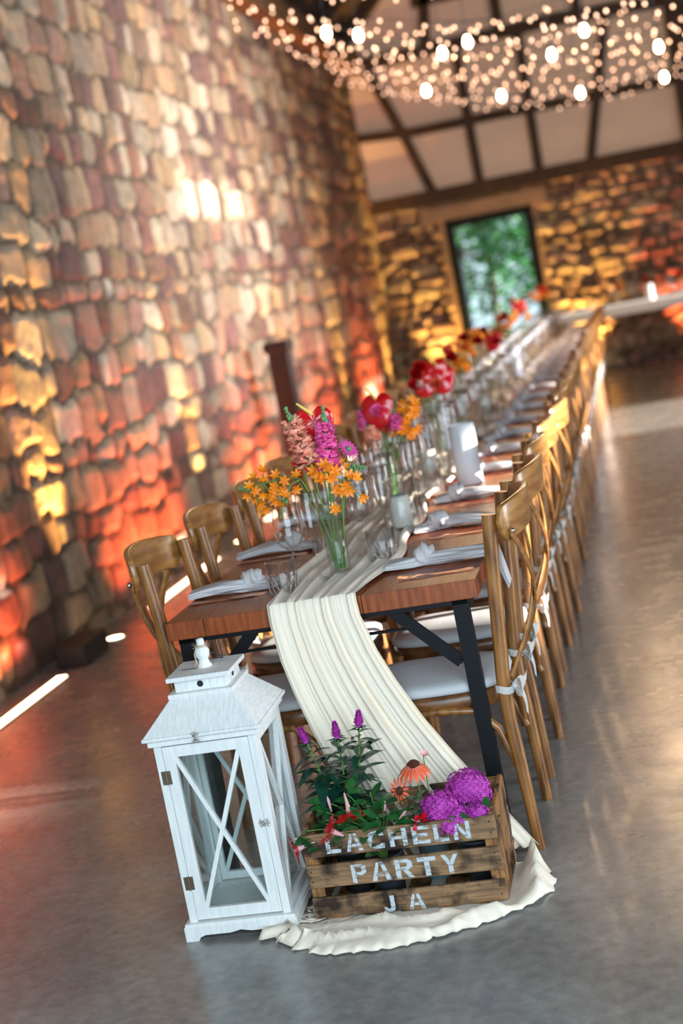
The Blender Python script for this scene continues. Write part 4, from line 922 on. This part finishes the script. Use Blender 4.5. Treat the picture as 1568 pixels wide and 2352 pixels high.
def mandevilla(base, seed):
    q = random.Random(seed); t = thing('mandevilla_plant', base, 'low glossy-leaved plant with red trumpet flowers spilling over the crate front', 'plant'); pot(t, r=.048, h=.12); B = Vector(base); lf = MB(); st = MB()
    tips = [(-.455, -.31, .262), (-.50, -.33, .245), (-.40, -.33, .262), (-.36, -.335, .268), (-.31, -.33, .26), (-.27, -.325, .262), (-.345, -.30, .30), (-.285, -.29, .305), (-.44, -.29, .30), (-.235, -.32, .245), (-.32, -.352, .225), (-.39, -.28, .315), (-.48, -.29, .285), (-.25, -.28, .28), (-.33, -.27, .31), (-.42, -.32, .25)]
    for k, tp in enumerate(tips):
        tp = Vector(tp)-B; st.tube(bez((0, 0, .10), tp*.45+Vector((0, 0, .13)), tp, 6), .0017, 5)
        for j in range(5):
            th = q.uniform(0, 6.28); rad = Vector((math.cos(th), math.sin(th)*.7-.45, q.uniform(.1, .9))); ln = q.uniform(.036, .058)
            lf.petal(tp*(1-.05*j)+Vector((q.uniform(-.012, .012), 0, -.005*j)), rad, Vector((0, -.5, 1)), ln, ln*.52, .25, q.uniform(-.5, .05), 6, .75, .48)
    st.build('stems', 'green_stem', t); lf.build('leaves', 'leaf_glossy', t)
    def trumpet(c, d, up_, nm='flower', s=1):
        c = Vector(c)-B; d = Vector(d).normalized(); f = MB(); tb = MB()
        tb.tube([c-d*.036*s, c-d*.020*s, c-d*.006*s, c+d*.001], [.0014*s, .0028*s, .0050*s, .0062*s], 8, cap=False); petals_round(f, c, d, 5, .032*s, .024*s, .62, .3, -.25, q.uniform(0, 1), 5, .006, .6, .62)
        o = f.build(nm, 'spathe_red', t); tb.build('flower_tube', 'pale_bud', o)
    for c, d, s in [((-.378, -.335, .287), (.2, -.5, -.75), 1.4), ((-.425, -.35, .243), (-.75, -.25, .55), 1.35), ((-.522, -.36, .212), (-.9, -.35, -.15), 1.25), ((-.205, -.335, .238), (.6, -.5, -.1), .8)]: trumpet(c, d, 0, s=s)
    b = MB()
    for p, d, s in [((-.243, -.34, .262), (.6, -.3, .6), 1), ((-.432, -.31, .30), (-.05, -.1, 1), 1.2), ((-.515, -.345, .232), (-1, -.2, .2), .9), ((-.285, -.33, .287), (.2, -.2, .9), .8)]:
        p = Vector(p)-B; d = Vector(d).normalized(); b.tube([p-d*.016*s, p, p+d*.012*s, p+d*.022*s], [.0012, .0030*s, .0034*s, .0006], 7)
    b.build('buds', 'pale_bud', t)
mandevilla((-.325, -.262, PZ), 6)
def coneflower():
    base = (-.215, -.135, PZ); B = Vector(base); t = thing('coneflower_plant', base, 'coneflower plant with a drooping orange bloom in the middle of the crate', 'plant'); pot(t, 'pot_blue', .046, .10); q = random.Random(3)
    st = MB(); lf = MB()
    for head, face, r, n, nm in (((-.215, -.215, .350), (.08, -.25, 1), .044, 15, 'big'), ((-.262, -.235, .291), (.95, -.55, .2), .028, 13, 'small')):
        h = Vector(head)-B; st.tube(bez((0, 0, .10), (h.x*.8, h.y*.7, .22), h-Vector(face).normalized()*.004, 8), .0019, 6); f = MB(); d, a, e = frame(face)
        for k in range(n):
            th = 2*PI*k/n; rad = a*math.cos(th)+e*math.sin(th); f.petal(h+rad*.010, rad*.95-d*(.38 if nm == 'big' else -.1), d, r, r*.27, -.25, -.35 if nm == 'big' else 0, 5, .55, .62)
        o = f.build('bloom', 'coneflower_petal', t); c = MB()
        for k in range(70):
            u = k/69; th = k*2.4; rad = a*math.cos(th)+e*math.sin(th); rr = .0165*math.sqrt(u)*(1 if nm == 'big' else .62); c.ball(h+rad*rr+d*(.010*(1-u)+.001), .0026, 5, 4)
        c.ball(h, .014 if nm == 'big' else .008, 12, 6, (1, 1, .6)); c.build('cone', 'cone_brown', o)
    fb = MB(); h = Vector((-.188, -.20, .365))-B; st.tube(bez((.01, 0, .10), (.02, -.05, .22), h, 7), .0015, 6); petals_round(fb, h, (.5, -.3, 1), 9, .018, .009, .6, .3, .2); fb.build('opening_bloom', 'pale_bud', t)
    for k in range(26):
        th = k*2.4; rad = Vector((math.cos(th), math.sin(th), 0)); p = Vector((-.01, -.02-.06*(k/26), .12+.13*k/26)); lf.petal(p, rad+Vector((0, 0, .7)), Vector((0, 0, 1)), q.uniform(.035, .06), .017, .3, -.4, 5)
    st.build('stems', 'green_stem', t); lf.build('leaves', 'leaf_glossy', t)
coneflower()
def pentas():
    base = (-.085, -.215, PZ); B = Vector(base); t = thing('pentas_plant', base, 'plant with dense magenta star clusters at the right of the crate', 'plant'); pot(t, r=.05, h=.12); q = random.Random(8); st = MB(); lf = MB()
    for (c, r) in (((-.150, -.285, .252), .052), ((-.082, -.235, .280), .056), ((-.105, -.315, .235), .034), ((-.052, -.318, .240), .026), ((-.130, -.325, .218), .030), ((-.058, -.24, .258), .036)):
        C_ = Vector(c)-B; st.tube(bez((0, 0, .10), C_*.5+Vector((0, 0, .06)), C_, 6), .002, 6); f = MB(); n = int(130*(r/.05)**2)
        f.ball(C_, r*.86, 12, 8, (1, 1, .74))
        for k in range(n):
            z = 1-1.45*(k+.5)/n; s = math.sqrt(max(0, 1-z*z)); th = k*2.399963; d = Vector((s*math.cos(th), s*math.sin(th), z)); p = C_+Vector((d.x*r, d.y*r, d.z*r*.8))*q.uniform(.86, 1.06)
            petals_round(f, p, d+Vector((q.uniform(-.3, .3), q.uniform(-.3, .3), 0)), 5, .0098, .0054, .8, .1, 0, q.uniform(0, 6), 2)
        f.build('flower_cluster', 'pentas_petal', t)
    for k in range(30):
        th = q.uniform(0, 6.28); rad = Vector((math.cos(th), math.sin(th), 0)); p = Vector((q.uniform(-.06, .055), q.uniform(-.09, .03), q.uniform(.13, .215))); lf.petal(p, rad+Vector((0, -.2, .6)), Vector((0, -.2, 1)), q.uniform(.035, .055), .02, .3, -.3, 5)
    lf.petal((.052, -.10, .225), (.2, -.3, .9), (0, -1, .1), .05, .024, .2, 0, 5); lf.petal((-.005, -.118, .205), (.1, -.4, .8), (0, -1, .1), .045, .026, .2, 0, 5); lf.petal((-.018, -.118, .205), (-.4, -.4, .8), (0, -1, .1), .04, .024, .2, 0, 5)
    st.build('stems', 'green_stem', t); lf.build('leaves', 'leaf_glossy', t)
pentas()

# ================================================================ THE LANTERN
def lantern():
    t = thing('floor_lantern', (-.7125, -.232, 0), 'tall white wooden lantern with crossed bars and glass sides, standing left of the crate', 'lantern')
    t.rotation_euler = (0, 0, .015)
    H = .1375
    # plinth with bracket feet cut-outs
    pl = [(-.153, 0), (-.118, 0), (-.112, .010), (-.098, .015), (-.03, .015), (-.012, .018), (0, .021), (.012, .018), (.03, .015), (.098, .015), (.112, .010), (.118, 0), (.153, 0), (.153, .040), (-.153, .040)]
    b = MB()
    for s in (-1, 1):
        b.poly(pl, lambda a, c, th, s=s: (a, s*(.153-.012+th), c), .012); b.poly([(x*.92, z) for x, z in pl], lambda a, c, th, s=s: (s*(.153-.012+th), a, c), .012)
    b.build('plinth', 'white_paint', t, bevel=.0015)
    MB().mm((-.150, -.150, .036), (.150, .150, .047)).build('floor_board', 'white_paint', t, bevel=.0015)
    for sx in (-1, 1):
        for sy in (-1, 1): MB().mm((sx*H, sy*H, .047), (sx*(H-.021), sy*(H-.021), .532)).build('corner_post', 'white_paint', t, bevel=.001)
    z0, z1 = .052, .527
    def panel(nm, place, w, rails=.028, stile=.030):
        o = None; b = MB(); hw = w/2
        P = lambda a0, c0, a1, c1, th0=0, th1=.014: b.mm(place(a0, c0, th0), place(a1, c1, th1))
        P(-hw, z0, -hw+stile, z1); P(hw-stile, z0, hw, z1); P(-hw+stile, z0, hw-stile, z0+rails); P(-hw+stile, z1-rails, hw-stile, z1)
        o = b.build(nm, 'white_paint', t, bevel=.0012)
        x = hw-stile; c0, c1 = z0+rails, z1-rails; m = MB()
        for s in (-1, 1):
            p, q = Vector(place(-x*s, c0, .007)), Vector(place(x*s, c1, .007)); nrm = Vector(place(0, 0, 1))-Vector(place(0, 0, 0)); m.bar(p, q, .0115, .0125 if s > 0 else .011, side=nrm)
        m.build('cross_bars', 'white_paint', o)
        g = MB().mm(place(-x, c0, .0005), place(x, c1, .0018)); g.build('glass_pane', 'pane_glass', o); return o
    W = 2*(H-.021)-.002
    dr = panel('door', lambda a, c, th: (a, -H+.002-.002+(.014-th), c), W, .030, .030)
    panel('back_panel', lambda a, c, th: (a, H-.014+th, c), W, .022, .016)
    panel('side_panel', lambda a, c, th: (H-.014+th, a, c), W, .022, .014); panel('side_panel', lambda a, c, th: (-H+.014-th, a, c), W, .022, .014)
    MB().mm((-.148, -.148, .532), (.148, .148, .546)).build('top_rail', 'white_paint', t, bevel=.0015)
    rf = MB().mm((-.158, -.158, .549), (.158, .158, .559)); A, Bq = .155, .082
    vs = [(sx*A, sy*A, .559) for sx, sy in ((-1, -1), (1, -1), (1, 1), (-1, 1))]+[(sx*Bq, sy*Bq, .640) for sx, sy in ((-1, -1), (1, -1), (1, 1), (-1, 1))]
    rf.add(vs, [(0, 1, 5, 4), (1, 2, 6, 5), (2, 3, 7, 6), (3, 0, 4, 7), (4, 5, 6, 7), (3, 2, 1, 0)]); rf.build('roof', 'white_paint_roof', t, bevel=.0015)
    MB().mm((-.088, -.088, .636), (.088, .088, .648)).build('roof_ledge', 'white_paint_roof', t, bevel=.0015)
    MB().mm((-.070, -.070, .648), (.070, .070, .679)).build('vent_box', 'white_paint_roof', t, bevel=.001)
    b = MB()
    for p, rot in (((0, -.0702, .664), 0), ((.0702, 0, .664), 1)):
        for rr, mm_ in ((.0085, 0),):
            vs = []; 
            for k in range(20): a = 2*PI*k/20; vs.append((p[0]+(rr*math.cos(a) if not rot else .0006), p[1]+(rr*math.cos(a) if rot else -.0006), p[2]+rr*math.sin(a)))
            b.add(vs, [tuple(range(20))])
    b.build('vent_hole', 'dark_box', t)
    MB().mm((-.086, -.086, .679), (.086, .086, .691)).build('lid', 'white_paint_roof', t, bevel=.0015)
    MB().lathe([(0, .690), (.020, .690), (.0195, .694), (.0145, .703), (.0125, .712), (.0165, .716), (.0195, .725), (.0190, .736), (.013, .745), (.0105, .750), (.0105, .762), (.008, .767), (0, .768)], 24).build('finial', 'white_paint', t)
    b = MB(); q = random.Random(2)
    for z in (.744, .747, .750): b.tube([((.0135-.0005*(z-.744)/.003)*math.cos(a), .0135*math.sin(a), z+.001*math.sin(3*a)) for a in [2*PI*k/16 for k in range(17)]], .0012, 5, cap=False)
    for k in range(26):
        a = q.uniform(0, 6.28); l = q.uniform(.006, .018); p = Vector((.0135*math.cos(a), .0135*math.sin(a), .747)); b.tube([p, p+Vector((math.cos(a), math.sin(a), q.uniform(-.4, .9)))*l], .0003, 3, cap=False)
    b.tube([(-.013, -.006, .745), (-.020, -.010, .728), (-.018, -.012, .708), (-.022, -.016, .694)], .0012, 5); b.tube([(-.012, -.008, .745), (-.016, -.014, .724), (-.014, -.018, .700)], .0011, 5)
    b.build('twine', 'twine', t)
    MB().tube([(.019, 0, .727), (.034, .003, .722), (.052, .006, .710), (.050, .008, .7065), (.026, .006, .7075), (.016, .004, .708)], .0016, 6).build('wire_handle', 'wire', t)
    MB().tube([(-.062, -.012, .6925), (-.030, -.012, .6925), (-.020, -.014, .6925)], .0011, 6).build('wire_pin', 'bronze', t)
    # hinges
    hx = -(H-.021)-.001
    for z in (.445, .155):
        h = MB().mm((hx-.0125, -H-.0016, z-.018), (hx-.001, -H, z+.018)).mm((hx+.001, -H-.0016, z-.018), (hx+.0125, -H, z+.018)).tube([(hx, -H-.002, z-.019), (hx, -H-.002, z+.019)], .0022, 8)
        for sx in (-.007, .007):
            for sz in (-.011, .011): h.ball((hx+sx, -H-.002, z+sz), .0017, 6, 4)
        h.build('hinge', 'bronze', t)
    def latch(c, rot, parent):
        b = MB(); c = Vector(c)
        for s in (-1, 1):
            for (dx, dz, r) in ((.0035, 0, .0036), (.0085, .0055, .0034), (.0085, -.0055, .0034), (.0125, 0, .003), (.010, .0095, .0022), (.010, -.0095, .0022)):
                d = Vector((s*dx, -.001, dz)) if not rot else Vector((dz, -.001, s*dx)); b.ball(c+d, r, 8, 5, (1, .7, 1))
        b.tube([c+Vector((-.006, -.004, .003)), c+Vector((0, -.007, .007)), c+Vector((.006, -.004, .003))], .0016, 6); b.tube([c+Vector((-.003, -.006, -.005)), c+Vector((.003, -.006, -.005))], .0022, 6); b.build('latch', 'metal', parent)
    latch((H-.022, -H-.001, .295), 0, t); latch((-.012, -.159, .549), 1, t)
lantern()

# ================================================================ THE CROSSWISE TABLE AT THE FAR END
t = thing('banquet_table', (.75, 14.35, 0), 'white-clothed table standing across the room at the far wall', 'table')
MB().mm((-1.2, -.38, .84), (2.6, .38, .87)).build('tabletop', 'table_wood', t)
for x in (-1.1, .75, 2.5):
    for y in (-.3, .3): MB().mm((x-.02, y-.02, 0), (x+.02, y+.02, .84)).build('leg', 'black_steel', t)
b = MB().mm((-.45, 13.95, .8712), (3.37, 14.75, .874)).mm((-.45, 13.948, .765), (3.37, 13.952, .8735)); tag(b.build('tablecloth', 'white_cloth'), 'white cloth draped along the front edge of the crosswise far table', 'tablecloth')
WT = TREES['wine'][0][1]; TU = TREES['tumb'][0][1]
for k in range(10):
    x = .02+k*.22; o = copy_tree(WT if k % 3 else TU); o.location = (x, 14.15+.12*(k % 2), .8745); tag(o, f'glass on the white-clothed far table, {ORD[k]} from its left end', 'glass', 'glasses on the far table')
for k, (x, m, c) in enumerate([(.30, 'coral_petal', 'coral'), (.62, 'red_petal', 'red'), (.78, 'coral_petal', 'orange-red'), (1.0, 'red_petal', 'deep red'), (1.35, 'red_petal', 'dark red')]):
    o = MB().lathe([(0, 0), (.025, 0), (.028, .006), (.022, .11), (.024, .14), (.022, .14), (.020, .11), (.025, .012), (0, .01)], 16).build('bud_vase', 'vase_glass', loc=(x, 14.3, .8745)); tag(o, f'small glass bud vase with the {c} rose on the far table', 'vase', 'bud vases on the far table')
    fl_rose('rose', (x, 14.3, .886), (x, 14.3, .98), (x+.01, 14.27, 1.07+.03*(k % 2)), (.1, -1, .5), f'{c} rose in a bud vase on the far table', 'roses on the far table', m, .05, 18)
tg = mesh_obj('paper_tube', PT, (.66, 14.2, .8745), 0); tg.scale = (.9, .9, .75); tag(tg, 'white paper tube on the far crosswise table', 'menu')

# ================================================================ HANGING LIGHTS
FB = MB().ball((0, 0, -.012), .010, 8, 6, (1, 1, 1.3)).mesh('bulb', 'fairy_emit')
def fairy(p0, p1, sag, n, label, seed, drop=0):
    q = random.Random(seed); p0, p1 = Vector(p0), Vector(p1); pts = []
    for i in range(25):
        u = i/24; p = p0.lerp(p1, u); p.z -= sag*4*u*(1-u); pts.append(p-p0)
    b = MB().tube(pts, .0022, 4); o = b.build('fairy_light_string', 'wire', loc=p0); tag(o, label, 'string lights', 'fairy light strings under the roof')
    for k in range(n):
        u = (k+.5)/n+q.uniform(-.3, .3)/n; x = u*24; i = min(23, int(x)); p = pts[i].lerp(pts[i+1], x-i)
        c = bpy.data.objects.new('bulb', FB); COL.objects.link(c); c.parent = o; c.location = p+Vector((q.uniform(-.04, .04), q.uniform(-.07, .07), q.uniform(-.07, .0)))
    return o
strings = []
for k, y in enumerate([6.6, 7.5, 8.4, 9.3, 10.2, 11.1, 12.0, 12.9]):
    strings.append(((-2.3, y, 4.0), (3.4, y+.9, 4.1), .85, 46, f'fairy light string swagged across the room, {ORD[k]} of the wide swags from the near end'))
for k, y in enumerate([7.0, 8.8, 10.6, 12.4]):
    strings.append(((-2.3, y, 4.15), (1.2, y+.3, 3.85), .42, 34, f'shorter fairy light string near the stone wall, {ORD[k]} from the near end'))
for k, y in enumerate([8.2, 10.4, 12.6]):
    strings.append(((-2.35, y+.3, 3.95), (3.0, y-1.6, 3.9), .70, 44, f'slanting fairy light string, {ORD[k]} from the near end'))
for k, s_ in enumerate(strings): fairy(*s_, seed=40+k)
def festoon(x, y, z, label):
    t = thing('hanging_bulb', (x, y, z), label, 'light bulb', 'large glowing bulbs among the fairy lights')
    MB().tube([(0, 0, .075), (0, 0, 4.35-z if z < 4.3 else .4)], .003, 5).build('cord', 'wire', t)
    MB().tube([(0, 0, .035), (0, 0, .080)], [.017, .013], 12).build('socket', 'dark_box', t)
    MB().lathe([(0, -.050), (.018, -.046), (.029, -.028), (.031, -.010), (.024, .015), (.015, .036)], 18).build('glass_bulb', 'bulb_emit', t)
    l = lamp('bulb_glow', 'POINT', (0, 0, -.085), 15, (1.0, .66, .36), shadow_soft_size=.03); l.parent = t
for (x, y, z), lb in zip([(-1.37, 7.3, 3.47), (-1.20, 7.7, 3.47), (-.70, 8.7, 3.35), (-.46, 8.4, 3.35), (.44, 8.6, 3.27), (.149, 9.0, 3.19), (1.02, 9.6, 3.14), (1.07, 10.8, 3.0), (-.96, 9.4, 3.17), (-.38, 10.1, 3.07), (.30, 10.6, 3.0)],
        ['leftmost large bulb, nearest the stone wall', 'second large bulb from the left', 'large bulb hanging third from the left', 'large bulb above and right of the third', 'highest large bulb near the top of the picture', 'large bulb below and left of the highest one', 'large bulb at the right edge, the upper of two', 'large bulb at the right edge, the lower of two', 'lowest left bulb in front of the timber framing', 'lowest middle bulb in front of the timber framing', 'lowest right bulb in front of the timber framing']): festoon(x, y, z, lb)
